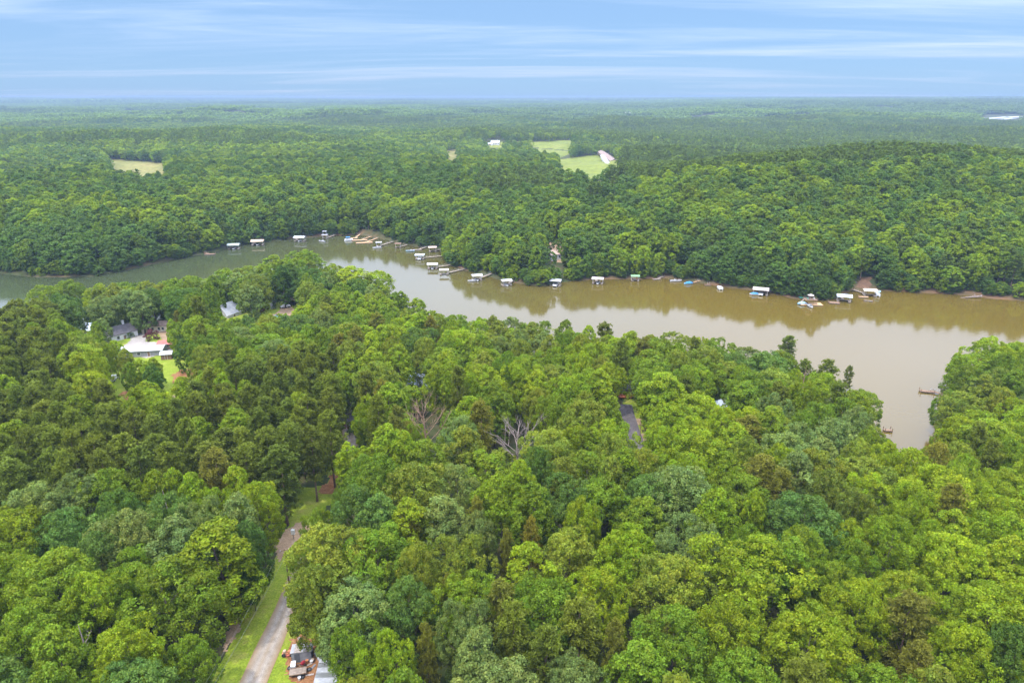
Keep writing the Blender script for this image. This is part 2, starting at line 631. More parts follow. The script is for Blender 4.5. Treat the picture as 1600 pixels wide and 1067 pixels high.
def dup(root):
    r = root.copy()
    COL.objects.link(r)
    for ch in root.children:
        c = ch.copy()
        COL.objects.link(c)
        c.parent = r
        for g in ch.children:
            d = g.copy()
            COL.objects.link(d)
            d.parent = c
    return r


# ------------------------------------------------------------------ ground, water
NR, NA = 560, 260
rad = 18.0 * np.exp(np.linspace(0, math.log(45000 / 18.0), NR))
ang = np.linspace(R(-66), R(66), NA)
rr, aa = np.meshgrid(rad, ang, indexing='ij')
gx, gy = (rr * np.sin(aa)).ravel(), (rr * np.cos(aa)).ravel()
sdv = shore_dist(gx, gy)
gzv = ground(gx, gy, sdv)
i0 = (np.arange(NR - 1)[:, None] * NA + np.arange(NA - 1)[None, :]).ravel()
me = mesh_np('ground', np.stack([gx, gy, gzv], 1), np.stack([i0, i0 + 1, i0 + NA + 1, i0 + NA], 1), M['terrain'], smooth=True)
clay = np.clip(sstep(-6, 0, sdv) * (1 - sstep(0.5, 4.5, sdv)) * sstep(0.45, 0.7, fbm(gx / 30, gy / 30, 9)), 0, 1)
at = me.attributes.new('clay', 'FLOAT', 'POINT')
at.data.foreach_set('value', clay.astype(np.float32))
tag(link('ground', me), kind='structure')

lx = [p[0] for p in LAKE]
ly = [p[1] for p in LAKE]
wx0, wx1, wy0, wy1 = min(lx) - 10, max(lx) + 10, min(ly) - 10, max(ly) + 10
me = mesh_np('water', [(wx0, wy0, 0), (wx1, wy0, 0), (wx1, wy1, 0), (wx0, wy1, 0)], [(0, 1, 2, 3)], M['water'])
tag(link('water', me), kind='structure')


def drape(name, poly, mat, dz=0.06, res=None, kind='structure', ragged=0.0):
    """a sheet laid on the ground over a world polygon, its edge a little ragged"""
    xs, ys = [p[0] for p in poly], [p[1] for p in poly]
    if res is None:
        res = max(0.8, math.sqrt((max(xs) - min(xs)) * (max(ys) - min(ys))) / 45)
    nx, ny = int((max(xs) - min(xs)) / res) + 2, int((max(ys) - min(ys)) / res) + 2
    X, Y = np.meshgrid(min(xs) + np.arange(nx + 1) * res, min(ys) + np.arange(ny + 1) * res, indexing='ij')
    cx, cy = X[:-1, :-1] + res / 2, Y[:-1, :-1] + res / 2
    w = ragged * (fbm(cx / (res * 2.5), cy / (res * 2.5), 4) - 0.5) * 2
    d = poly_dist(cx, cy, poly)
    ins = np.where(inpoly(cx, cy, poly), d, -d) + w > 0
    idx = np.arange(X.size).reshape(X.shape)
    f = np.stack([idx[:-1, :-1], idx[1:, :-1], idx[1:, 1:], idx[:-1, 1:]], -1)[ins]
    used, invx = np.unique(f, return_inverse=True)
    x, y = X.ravel()[used], Y.ravel()[used]
    v = np.stack([x, y, ground(x, y) + dz], 1)
    return tag(link(name, mesh_np(name, v, invx.reshape(f.shape), M[mat], smooth=True)), kind=kind)


def ribbon(name, pts, width, mat, dz=0.10, n=60, ragged=0.12):
    """a road laid along world points"""
    pts = [Vector((p[0], p[1], 0)) for p in pts]
    L = [0]
    for a, b in zip(pts, pts[1:]):
        L.append(L[-1] + (b - a).length)
    ws = width if hasattr(width, '__len__') else [width] * len(pts)
    s = np.linspace(0, L[-1], n)
    x, y = np.interp(s, L, [p.x for p in pts]), np.interp(s, L, [p.y for p in pts])
    for _ in range(4):
        x[1:-1] = (x[:-2] + x[1:-1] * 2 + x[2:]) / 4
        y[1:-1] = (y[:-2] + y[1:-1] * 2 + y[2:]) / 4
    w = np.interp(s, L, ws)
    tx, ty = np.gradient(x), np.gradient(y)
    k = np.hypot(tx, ty)
    nxv, nyv = -ty / k, tx / k
    cols = np.linspace(-0.5, 0.5, 7)
    rg = (fbm(s / 2.5, s * 0, 6) - 0.5) * 2 * ragged
    X = x[:, None] + nxv[:, None] * (cols[None] * (w + rg)[:, None])
    Y = y[:, None] + nyv[:, None] * (cols[None] * (w - rg)[:, None])
    Z = ground(X.ravel(), Y.ravel()).reshape(X.shape) + dz
    i = (np.arange(n - 1)[:, None] * 7 + np.arange(6)[None]).ravel()
    me = mesh_np(name, np.stack([X.ravel(), Y.ravel(), Z.ravel()], 1), np.stack([i, i + 7, i + 8, i + 1], 1), M[mat], smooth=True)
    tr = np.tile([0.0, 0.55, 1.0, 0.55, 1.0, 0.55, 0.0], n)
    at_ = me.attributes.new('track', 'FLOAT', 'POINT')
    at_.data.foreach_set('value', tr.astype(np.float32))
    return tag(link(name, me), kind='structure')


def pxpoly(pts):
    return [P(*p)[:2] for p in pts]


drape('lawn', pxpoly([(318, 1085), (362, 1000), (400, 930), (430, 868), (441, 836), (450, 818), (456, 790), (466, 764), (505, 760), (540, 700), (565, 700), (545, 745), (505, 800), (480, 850), (470, 900), (500, 960), (540, 1010), (540, 1085)]), 'grass', 0.05, 0.8, ragged=0.6)
drape('dirt', pxpoly([(452, 1000), (470, 992), (500, 1002), (512, 1015), (512, 1085), (470, 1085), (452, 1058), (446, 1030)]), 'clay', 0.075, 0.5, ragged=0.7)
drape('dirt', pxpoly([(430, 850), (446, 828), (470, 815), (482, 822), (484, 840), (460, 848), (444, 868), (437, 878)]), 'tan_dirt', 0.075, 0.5, ragged=0.5)
drape('dirt', pxpoly([(352, 990), (372, 955), (380, 958), (372, 985), (352, 1018)]), 'tan_dirt', 0.07, 0.4, ragged=0.7)
ribbon('gravel_drive', [P(378, 1110)[:2], P(392, 1075)[:2], P(418, 1015)[:2], P(436, 975)[:2], P(450, 940)[:2], P(462, 905)[:2], P(476, 880)[:2], P(492, 862)[:2]], [4.6, 4.6, 4.5, 4.2, 3.8, 3.6, 3.6, 3.6], 'gravel')
drape('dirt', pxpoly([(497, 770), (520, 740), (532, 736), (520, 772)]), 'clay', 0.075, 0.6, ragged=0.6)
ribbon('gravel_path', [P(536, 705)[:2], P(550, 690)[:2], P(548, 676)[:2], P(542, 668)[:2]], 5.0, 'gravel')
drape('lawn', pxpoly([(535, 700), (560, 702), (572, 680), (556, 655), (538, 656)]), 'grass', 0.05, 1.0, ragged=0.5)
# paved road by the waterside house
ribbon('asphalt_road', [P(998, 720)[:2], P(993, 690)[:2], P(985, 665)[:2], P(979, 645)[:2], P(976, 632)[:2]], 4.6, 'asphalt')
drape('lawn', pxpoly([(975, 625), (1000, 620), (1006, 690), (1006, 710), (985, 712), (975, 660)]), 'grass', 0.05, 1.0, ragged=0.4)
drape('driveway', pxpoly([(989, 655), (1008, 654), (1012, 664), (990, 664)]), 'tan_dirt', 0.085, 0.5)
drape('driveway', pxpoly([(993, 680), (1010, 676), (1014, 692), (996, 692)]), 'tan_dirt', 0.085, 0.5)
# house clearing
drape('lawn', pxpoly([(165, 560), (170, 528), (200, 515), (270, 505), (300, 540), (300, 590), (280, 610), (262, 635), (190, 640), (165, 610)]), 'grass', 0.05, 1.2, ragged=0.5)
drape('driveway', pxpoly([(192, 552), (192, 540), (204, 533), (206, 521), (227, 521), (228, 534), (262, 536), (270, 548), (230, 560)]), 'concrete', 0.08, 0.8)
drape('driveway', pxpoly([(238, 516), (275, 512), (275, 535), (256, 537), (248, 522)]), 'tan_dirt', 0.085, 0.8)
drape('dirt', pxpoly([(268, 586), (282, 578), (300, 576), (302, 588), (286, 592), (270, 600)]), 'clay', 0.075, 0.7, ragged=0.8)
drape('dirt', pxpoly([(186, 614), (206, 608), (212, 620), (196, 626)]), 'clay', 0.075, 0.7, ragged=0.8)
ribbon('dirt_track', [P(258, 632)[:2], P(268, 625)[:2], P(276, 618)[:2]], 3.0, 'tan_dirt')
# lawn and drive by the steep white roof
drape('lawn', pxpoly([(340, 500), (360, 488), (400, 484), (416, 474), (452, 470), (470, 478), (440, 500), (400, 508)]), 'grass', 0.05, 1.2, ragged=0.4)
drape('driveway', pxpoly([(414, 499), (436, 486), (440, 479), (454, 478), (462, 486), (448, 500)]), 'tan_dirt', 0.085, 0.8)
# far bank openings and farm fields
drape('clearing', pxpoly([(848, 388), (856, 378), (880, 380), (880, 410), (862, 410)]), 'tan_dirt', 0.08, 1.2)
drape('clearing', pxpoly([(1330, 456), (1345, 432), (1362, 434), (1360, 455)]), 'brown_earth', 0.08, 1.2, ragged=1.2)
drape('field', pxpoly([(160, 247), (200, 250), (262, 256), (266, 284), (232, 286), (196, 278), (166, 270)]), 'dry_meadow', 0.15)
drape('field', pxpoly([(820, 223), (893, 219), (899, 238), (866, 250), (842, 250)]), 'meadow', 0.15)
drape('field', pxpoly([(862, 252), (930, 241), (972, 250), (972, 276), (900, 284), (876, 284)]), 'meadow', 0.15)
drape('field', pxpoly([(755, 226), (830, 221), (838, 236), (756, 240)]), 'meadow', 0.15)
drape('field', pxpoly([(692, 236), (722, 231), (722, 260), (692, 262)]), 'dry_meadow', 0.15)
drape('field', pxpoly([(905, 288), (990, 286), (1002, 310), (910, 314)]), 'dry_meadow', 0.15)
drape('field', pxpoly([(850, 192), (888, 190), (888, 195), (852, 196)]), 'dry_meadow', 0.3)

# ------------------------------------------------------------------ places that trees leave open, in the photo's frame
MW, MH = 800, 534
mask = np.zeros((MH, MW), bool)
yy, xx = np.mgrid[0:MH, 0:MW]
OPEN = [
    [(318, 1067), (350, 1010), (380, 955), (410, 900), (432, 856), (432, 838), (450, 824), (476, 820), (480, 838), (462, 850), (445, 880), (444, 930), (452, 955), (470, 985), (492, 998), (512, 1008), (516, 1020), (512, 1067)],
    [(472, 768), (498, 766), (494, 780), (480, 800), (476, 822), (466, 822)],
    [(506, 768), (522, 742), (528, 745), (514, 768)],
    [(542, 640), (556, 642), (556, 680), (562, 694), (543, 700)],
    [(172, 512), (205, 510), (215, 520), (232, 498), (268, 498), (268, 552), (194, 548), (192, 540), (175, 530)],
    [(252, 556), (272, 560), (298, 575), (298, 588), (275, 602), (262, 625), (254, 610)],
    [(338, 486), (346, 473), (366, 473), (380, 496), (360, 496)],
    [(376, 494), (405, 484), (412, 470), (432, 468), (470, 466), (455, 490), (420, 497)],
    [(650, 591), (672, 592), (672, 599), (652, 598)],
    [(974, 642), (982, 640), (1002, 656), (1003, 690), (986, 692), (976, 660)],
    [(976, 600), (992, 600), (990, 640), (980, 630)],
    [(1118, 631), (1132, 631), (1132, 640), (1118, 640)],
    [(170, 566), (184, 566), (184, 602), (172, 602)],
    [(130, 500), (142, 500), (142, 520), (130, 520)],
    [(186, 612), (206, 608), (212, 618), (196, 624)],
    [(1215, 516), (1255, 545), (1290, 566), (1345, 590), (1388, 655), (1397, 690), (1455, 694), (1462, 650), (1462, 610), (1492, 550), (1545, 526), (1600, 532), (1600, 480), (1200, 480)],
    [(0, 436), (0, 454), (130, 438), (300, 408), (420, 396), (480, 392), (530, 396), (600, 430), (700, 460), (850, 480), (1000, 490), (1215, 516), (1600, 500), (1600, 474), (1420, 460), (1240, 470), (1090, 446), (930, 442), (830, 450), (740, 432), (690, 408), (600, 380), (480, 376), (340, 398), (182, 430)],
    [(852, 384), (857, 377), (876, 380), (874, 402), (862, 400)],
    [(784, 672), (832, 670), (828, 694), (790, 696)],
    [(642, 640), (684, 640), (682, 668), (666, 684), (650, 674)],
    [(1330, 452), (1345, 436), (1358, 438), (1358, 454)],
    [(166, 249), (200, 252), (260, 258), (260, 267), (232, 268), (200, 264), (172, 259)],
    [(828, 223), (891, 220), (893, 228), (862, 235), (846, 236)],
    [(868, 252), (930, 243), (952, 250), (948, 258), (900, 264), (886, 266)],
    [(936, 243), (950, 243), (968, 252), (962, 256)],
    [(758, 228), (765, 219), (782, 219), (786, 226), (826, 224), (830, 226), (762, 231)],
    [(696, 237), (718, 234), (714, 246), (698, 248)],
    [(915, 291), (980, 290), (990, 296), (920, 299)],
    [(1534, 182), (1600, 180), (1600, 187), (1534, 187)],
    [(852, 192), (886, 191), (886, 194), (854, 195)],
]
for pl in OPEN:
    mask |= inpoly(xx * 2 + 1, yy * 2 + 1, pl)


def mask_hits(px, py, rx, ry, lake_ok=0.0):
    """share of an ellipse of the photo frame that lies over places left open"""
    x0, x1 = int(max(0, (px - rx) / 2)), int(min(MW, (px + rx) / 2 + 1))
    y0, y1 = int(max(0, (py - ry) / 2)), int(min(MH, (py + ry) / 2 + 1))
    if x1 <= x0 or y1 <= y0:
        return 0.0
    e = ((xx[y0:y1, x0:x1] * 2 + 1 - px) / rx) ** 2 + ((yy[y0:y1, x0:x1] * 2 + 1 - py) / ry) ** 2 < 1
    return float((mask[y0:y1, x0:x1] & e).sum()) / max(1, e.sum())


# ------------------------------------------------------------------ tree makers
def unit(v):
    return v / (np.linalg.norm(v, axis=-1, keepdims=True) + 1e-9)


def sph(g, n, up=None):
    v = unit(g.normal(size=(n, 3)))
    if up is not None:
        v[:, 2] = np.where(v[:, 2] < up, -v[:, 2] * 0.6, v[:, 2])
        v = unit(v)
    return v


def leaf_quads(g, c, nrm, size, aspect=0.62, tilt=0.55):
    n = len(c)
    nn = unit(nrm + g.normal(size=(n, 3)) * tilt)
    a = unit(np.cross(nn, g.normal(size=(n, 3))))
    b = np.cross(nn, a)
    s = (size * g.uniform(0.65, 1.35, n))[:, None] if np.isscalar(size) else size[:, None]
    v = np.empty((n, 4, 3))
    v[:, 0] = c - a * s
    v[:, 1] = c + b * s * aspect + nn * s * 0.12
    v[:, 2] = c + a * s
    v[:, 3] = c - b * s * aspect + nn * s * 0.12
    return v.reshape(-1, 3), np.arange(4 * n).reshape(n, 4)


def crown_broad(seed, R_=5.5, z0=5.0, z1=20.0, belly=0.45, top=0.5, n_lobes=26, lobe=2.1, n_cl=13, cl=0.75, n_lf=24, lf=0.26, up=0.0, conic=0.0, var=1.0):
    """a crown of lobes, each of leaf clumps, each of leaves"""
    g = np.random.default_rng(seed)
    hgt = z1 - z0
    t = np.clip((np.arange(n_lobes) + 0.5) / n_lobes + g.uniform(-0.03, 0.03, n_lobes), 0.02, 0.99) ** 0.85
    prof = np.where(t > belly, np.maximum(0, 1 - ((t - belly) / (1 - belly)) ** (2.2 - conic)) ** top, np.maximum(0, 1 - ((belly - t) / (belly + 0.12)) ** 2) ** 0.5)
    az = np.arange(n_lobes) * 2.39996 + g.uniform(-0.5, 0.5, n_lobes)
    lr = lobe * g.uniform(0.72, 1.3, n_lobes) * (0.62 + 0.38 * prof)
    bulge = 1 + 0.18 * np.sin(az * 2 + g.uniform(0, 6)) + 0.10 * np.sin(az * 3 + g.uniform(0, 6))
    rad_ = np.maximum(0, R_ * prof * bulge - lr * 0.55) * g.uniform(0.78, 1.05, n_lobes)
    lc = np.stack([rad_ * np.cos(az), rad_ * np.sin(az), z0 + hgt * t - lr * 0.35], 1)
    # a few lobes fill the heart so that the crown is not hollow
    nin = max(3, n_lobes // 5)
    ic = np.stack([g.normal(size=nin) * R_ * 0.25, g.normal(size=nin) * R_ * 0.25, z0 + hgt * g.uniform(0.3, 0.75, nin)], 1)
    lc = np.concatenate([lc, ic])
    lr = np.concatenate([lr, np.full(nin, lobe * 1.1)])
    nl = len(lc)
    out = unit(np.concatenate([np.stack([np.cos(az) * prof, np.sin(az) * prof, (t - 0.3) * 1.1], 1), np.tile([0, 0, 1.0], (nin, 1))]))
    d = unit(sph(g, nl * n_cl).reshape(nl, n_cl, 3) + out[:, None] * 0.75)
    cc = lc[:, None] + d * lr[:, None, None] * g.uniform(0.72, 1.08, (nl, n_cl, 1)) * np.array([1, 1, 0.8])
    cr = cl * g.uniform(0.7, 1.35, (nl, n_cl))
    e = unit(sph(g, nl * n_cl * n_lf).reshape(nl, n_cl, n_lf, 3) + d[:, :, None] * 0.55 + np.array([0, 0, 0.35 + up]))
    lp = cc[:, :, None] + e * cr[:, :, None, None] * g.uniform(0.55, 1.1, (nl, n_cl, n_lf, 1)) * np.array([1, 1, 0.8 + up * 0.5])
    lt = (g.uniform(0.86, 1.14, (nl, 1, 1)) * g.uniform(0.84, 1.17, (nl, n_cl, 1)) * g.uniform(0.74, 1.27, (nl, n_cl, n_lf))) ** var
    warm = g.uniform(-1, 1, (nl, 1, 1)) * 0.06 + g.uniform(-1, 1, (nl, n_cl, 1)) * 0.08 + g.normal(size=(nl, n_cl, n_lf)) * 0.05
    tint = np.stack([lt * (1 + warm), lt, lt * (1 - warm)], -1).reshape(-1, 3)
    v, f = leaf_quads(g, lp.reshape(-1, 3), e.reshape(-1, 3), lf)
    return v, f, np.repeat(tint, 4, 0)


def crown_pine(seed, z0=7.0, z1=21.0, R_=3.6, step=0.8, per=7, tufts=6, n_lf=14, lf=0.29, open_=0.0):
    """whorls of limbs carrying brushes of needles"""
    g = np.random.default_rng(seed)
    cs, ns, tn = [], [], []
    z = z0
    while z < z1:
        t = (z - z0) / (z1 - z0)
        L = R_ * (np.sin(np.pi * (0.30 + 0.63 * t)) ** 0.7) * g.uniform(0.75, 1.15)
        for k in range(per):
            if g.random() < 0.12 + open_:
                continue
            a = g.uniform(0, 2 * np.pi)
            Lk = L * g.uniform(0.6, 1.15)
            tone = g.uniform(0.78, 1.2)
            for j in range(tufts):
                s = (0.3 + 0.7 * (j + g.uniform(0, 0.9)) / tufts) * Lk
                zz = z + 0.28 * s * (0.4 + t) - 0.05 * s * s / max(L, 0.5) + g.normal() * 0.15
                cs.append((s * math.cos(a) + g.normal() * 0.25, s * math.sin(a) + g.normal() * 0.25, zz))
                ns.append((math.cos(a) * 0.7, math.sin(a) * 0.7, 0.8))
                tn.append(tone)
        z += step * g.uniform(0.8, 1.2)
    for k in range(7):
        cs.append((g.normal() * 0.25, g.normal() * 0.25, z1 - 0.2 + k * 0.16)); ns.append((0, 0, 1)); tn.append(1.1)
    c, nr, tn = np.array(cs), np.array(ns), np.array(tn)
    n = len(c)
    e = unit(sph(g, n * n_lf).reshape(n, n_lf, 3) + nr[:, None] * 0.8)
    lp = c[:, None] + e * g.uniform(0.15, 0.62, (n, n_lf, 1))
    # a brush leaf points along e: use a normal across it
    nrm = unit(np.cross(e, g.normal(size=e.shape)) + np.array([0, 0, 0.5]))
    lt = tn[:, None] * g.uniform(0.75, 1.25, (n, n_lf))
    v, f = leaf_quads(g, lp.reshape(-1, 3), nrm.reshape(-1, 3), lf, aspect=0.36, tilt=0.3)
    tint = np.stack([lt * 1.02, lt, lt * 0.95], -1).reshape(-1, 3)
    return v, f, np.repeat(tint, 4, 0)


def trunk_bm(seed, h, r0, limbs=6, z_l=0.4, reach=2.6, seg=7):
    g = random.Random(seed)
    bm = B()
    p = [Vector((0, 0, -0.5))]
    n = 6
    for i in range(1, n + 1):
        p.append(Vector((g.uniform(-0.25, 0.25) * i * 0.3, g.uniform(-0.25, 0.25) * i * 0.3, h * i / n)))
    tube(bm, p, [r0 * (1 - 0.86 * i / n) + (0.12 if i == 0 else 0) for i in range(n + 1)], seg)
    for k in range(limbs):
        z = h * (z_l + (0.9 - z_l) * k / max(1, limbs))
        i = z / h * n
        a = p[int(i)].lerp(p[min(n, int(i) + 1)], i - int(i))
        an = k * 2.4 + g.uniform(-0.4, 0.4)
        L = reach * (1 - 0.5 * k / limbs) * g.uniform(0.8, 1.2)
        m = a + Vector((math.cos(an) * L * 0.5, math.sin(an) * L * 0.5, L * 0.45))
        e = a + Vector((math.cos(an) * L, math.sin(an) * L, L * 0.8))
        rr_ = r0 * (1 - 0.8 * z / h) * 0.55
        tube(bm, [a, m, e], [rr_, rr_ * 0.65, rr_ * 0.25], 5)
    return bm


def trunk_mesh(name, seed, h, r0, mat, **kw):
    bm = trunk_bm(seed, h, r0, **kw)
    me = bpy.data.meshes.new(name)
    bmesh.ops.recalc_face_normals(bm, faces=bm.faces)
    bm.to_mesh(me)
    bm.free()
    for p in me.polygons:
        p.use_smooth = True
    me.materials.append(M[mat])
    return me


PROTO = {'broadleaf': [], 'poplar': [], 'pine': []}      # (crown mesh, trunk mesh, crown radius, height)
for i in range(9):
    g = random.Random(100 + i)
    R_, z1 = g.uniform(6.4, 7.4), g.uniform(16.5, 18.0)
    v, f, t = crown_broad(40 + i, R_, g.uniform(2.5, 4.0), z1, belly=g.uniform(0.52, 0.62), top=g.uniform(0.46, 0.6), n_lobes=g.randint(32, 46), lobe=g.uniform(1.6, 2.2), n_cl=15, cl=0.72, n_lf=38, lf=0.185)
    PROTO['broadleaf'].append((mesh_np('crown', v, f, M['leaf'], t), trunk_mesh('trunk', i, z1 - 3, 0.36, 'bark', reach=4.6, limbs=7, z_l=0.3), R_, z1))
for i in range(5):
    g = random.Random(200 + i)
    R_, z1 = g.uniform(4.4, 5.2), g.uniform(19.5, 21)
    v, f, t = crown_broad(70 + i, R_, 3.5, z1, belly=0.46, top=0.62, n_lobes=g.randint(32, 40), lobe=g.uniform(1.4, 1.75), n_cl=13, cl=0.7, n_lf=30, lf=0.22, up=0.3, conic=0.3)
    PROTO['poplar'].append((mesh_np('crown', v, f, M['leaf'], t), trunk_mesh('trunk', 30 + i, z1 - 2, 0.32, 'bark', reach=2.8, limbs=8, z_l=0.3), R_, z1))
for i in range(6):
    g = random.Random(300 + i)
    R_, z1 = g.uniform(3.5, 4.3), g.uniform(18, 20)
    v, f, t = crown_pine(90 + i, g.uniform(4.5, 7.0), z1, R_)
    PROTO['pine'].append((mesh_np('crown', v, f, M['leaf'], t), trunk_mesh('trunk', 60 + i, z1 - 0.3, 0.27, 'pine_bark', reach=2.4, limbs=9, z_l=0.38), R_, z1))

TONE = {   # leaf colours
    'mid-green': (0.112, 0.168, 0.009), 'fresh green': (0.146, 0.204, 0.007), 'bright yellow-green': (0.176, 0.236, 0.008), 'deep green': (0.070, 0.124, 0.015),
    'blue-green': (0.082, 0.138, 0.021), 'pale grey-green': (0.130, 0.174, 0.038), 'yellowish olive': (0.150, 0.184, 0.016), 'olive': (0.116, 0.146, 0.015),
    'dull olive': (0.102, 0.132, 0.016), 'brownish': (0.136, 0.140, 0.018), 'golden brown': (0.155, 0.148, 0.016),
}
TREES = []      # every single tree near enough to be a thing of its own: dict(kind, x, y, z, s, sz, tone, proto)
NEARLIST = []   # (x, y, radius) for spacing


def add_tree(kind, x, y, D, h, tone, force=False):
    i = rng.integers(len(PROTO[kind]))
    _c, _t, R_, z1 = PROTO[kind][i]
    TREES.append(dict(kind=kind, x=x, y=y, z=gz(x, y) - 0.1, s=D / 2 / R_, sz=h / z1, tone=tone, i=int(i), D=D, h=h, rz=float(rng.uniform(0, 6.28))))
    NEARLIST.append((x, y, D / 2))


# trees told apart in the photo: crown centre (px, py), crown width px, kind, tone
PICKED = [
    (342, 880, 112, 'poplar', 'fresh green'), (205, 858, 105, 'broadleaf', 'pale grey-green'), (262, 950, 150, 'broadleaf', 'mid-green'), (95, 930, 130, 'broadleaf', 'mid-green'), (150, 960, 110, 'broadleaf', 'fresh green'),
    (300, 1040, 120, 'broadleaf', 'mid-green'), (205, 1035, 110, 'broadleaf', 'fresh green'), (60, 1010, 120, 'broadleaf', 'mid-green'), (20, 930, 110, 'broadleaf', 'fresh green'),
    (60, 815, 100, 'broadleaf', 'pale grey-green'), (130, 790, 90, 'broadleaf', 'pale grey-green'), (175, 785, 85, 'broadleaf', 'mid-green'), (30, 850, 100, 'broadleaf', 'fresh green'), (110, 850, 90, 'broadleaf', 'blue-green'),
    (245, 775, 46, 'poplar', 'fresh green'), (275, 772, 42, 'poplar', 'fresh green'), (303, 780, 46, 'poplar', 'fresh green'), (372, 772, 52, 'poplar', 'fresh green'), (330, 805, 60, 'broadleaf', 'fresh green'), (405, 800, 70, 'broadleaf', 'fresh green'), (388, 860, 60, 'broadleaf', 'blue-green'),
    (392, 905, 46, 'broadleaf', 'deep green'), (160, 880, 80, 'broadleaf', 'blue-green'),
    (520, 890, 130, 'broadleaf', 'yellowish olive'), (495, 940, 90, 'broadleaf', 'yellowish olive'), (590, 890, 120, 'broadleaf', 'mid-green'), (640, 960, 84, 'broadleaf', 'blue-green'), (725, 955, 100, 'broadleaf', 'mid-green'),
    (556, 1030, 96, 'broadleaf', 'mid-green'), (605, 1050, 90, 'broadleaf', 'fresh green'), (500, 830, 80, 'broadleaf', 'mid-green'), (560, 810, 84, 'broadleaf', 'blue-green'), (545, 725, 66, 'poplar', 'bright yellow-green'), (590, 765, 96, 'broadleaf', 'mid-green'), (650, 780, 100, 'broadleaf', 'yellowish olive'), (715, 770, 70, 'broadleaf', 'pale grey-green'),
    (640, 830, 70, 'poplar', 'bright yellow-green'), (812, 760, 48, 'poplar', 'bright yellow-green'), (785, 800, 95, 'broadleaf', 'fresh green'), (745, 845, 62, 'broadleaf', 'pale grey-green'), (745, 815, 34, 'pine', 'golden brown'), (640, 835, 40, 'pine', 'brownish'),
    (720, 890, 90, 'broadleaf', 'yellowish olive'), (825, 900, 76, 'poplar', 'fresh green'), (785, 955, 56, 'pine', 'brownish'), (700, 935, 26, 'pine', 'golden brown'), (830, 845, 30, 'pine', 'golden brown'), (792, 865, 26, 'pine', 'brownish'), (960, 1010, 36, 'pine', 'brownish'), (668, 1020, 36, 'pine', 'brownish'),
    (850, 965, 110, 'broadleaf', 'mid-green'), (930, 950, 110, 'broadleaf', 'fresh green'), (890, 880, 90, 'broadleaf', 'yellowish olive'), (975, 880, 96, 'broadleaf', 'fresh green'), (880, 800, 100, 'broadleaf', 'blue-green'), (940, 800, 90, 'broadleaf', 'mid-green'), (1010, 790, 80, 'broadleaf', 'blue-green'),
    (1160, 925, 172, 'broadleaf', 'bright yellow-green'), (1060, 790, 110, 'broadleaf', 'pale grey-green'), (1045, 930, 110, 'broadleaf', 'yellowish olive'), (1050, 1020, 120, 'broadleaf', 'mid-green'), (1255, 830, 110, 'broadleaf', 'blue-green'), (1185, 755, 62, 'pine', 'brownish'), (1218, 772, 48, 'pine', 'brownish'),
    (1165, 690, 56, 'pine', 'brownish'), (1290, 780, 70, 'broadleaf', 'olive'), (1330, 810, 70, 'broadleaf', 'olive'), (1175, 805, 40, 'poplar', 'fresh green'), (1415, 985, 84, 'pine', 'brownish'), (1430, 1055, 60, 'pine', 'brownish'), (1340, 970, 110, 'broadleaf', 'fresh green'), (1260, 1030, 140, 'broadleaf', 'fresh green'),
    (1480, 900, 120, 'broadleaf', 'bright yellow-green'), (1540, 985, 130, 'broadleaf', 'fresh green'), (1580, 1040, 100, 'broadleaf', 'deep green'), (1460, 790, 110, 'broadleaf', 'bright yellow-green'), (1390, 860, 90, 'broadleaf', 'fresh green'), (1560, 860, 100, 'broadleaf', 'fresh green'), (1500, 1040, 110, 'broadleaf', 'fresh green'),
    (1350, 640, 78, 'broadleaf', 'mid-green'), (1195, 590, 74, 'broadleaf', 'blue-green'), (1100, 575, 60, 'broadleaf', 'yellowish olive'), (1035, 625, 66, 'poplar', 'bright yellow-green'), (935, 615, 54, 'poplar', 'fresh green'), (890, 625, 70, 'broadleaf', 'fresh green'), (815, 600, 66, 'broadleaf', 'fresh green'), (720, 690, 60, 'broadleaf', 'pale grey-green'), (650, 690, 66, 'broadleaf', 'fresh green'),
    (610, 640, 60, 'poplar', 'fresh green'), (735, 655, 50, 'poplar', 'bright yellow-green'), (660, 545, 60, 'broadleaf', 'blue-green'), (1230, 550, 40, 'pine', 'dull olive'), (1255, 590, 34, 'pine', 'dull olive'), (1290, 590, 36, 'pine', 'dull olive'), (1325, 592, 26, 'pine', 'dull olive'),
    (1540, 560, 60, 'broadleaf', 'bright yellow-green'), (1495, 575, 44, 'broadleaf', 'fresh green'), (1560, 610, 60, 'broadleaf', 'olive'), (1480, 640, 46, 'broadleaf', 'mid-green'), (1540, 700, 70, 'poplar', 'fresh green'), (1000, 740, 60, 'broadleaf', 'yellowish olive'),
    (475, 420, 60, 'broadleaf', 'fresh green'), (430, 425, 44, 'poplar', 'fresh green'), (390, 440, 46, 'broadleaf', 'fresh green'), (350, 445, 44, 'broadleaf', 'mid-green'), (300, 455, 40, 'broadleaf', 'fresh green'), (200, 470, 56, 'broadleaf', 'mid-green'), (160, 470, 50, 'broadleaf', 'fresh green'), (110, 465, 50, 'broadleaf', 'mid-green'), (70, 470, 44, 'broadleaf', 'fresh green'),
    (550, 445, 60, 'poplar', 'bright yellow-green'), (520, 440, 50, 'broadleaf', 'fresh green'), (590, 450, 50, 'broadleaf', 'bright yellow-green'), (290, 550, 46, 'broadleaf', 'deep green'), (270, 520, 34, 'poplar', 'fresh green'), (180, 560, 24, 'poplar', 'fresh green'), (240, 595, 44, 'broadleaf', 'deep green'), (205, 590, 40, 'broadleaf', 'mid-green'),
]
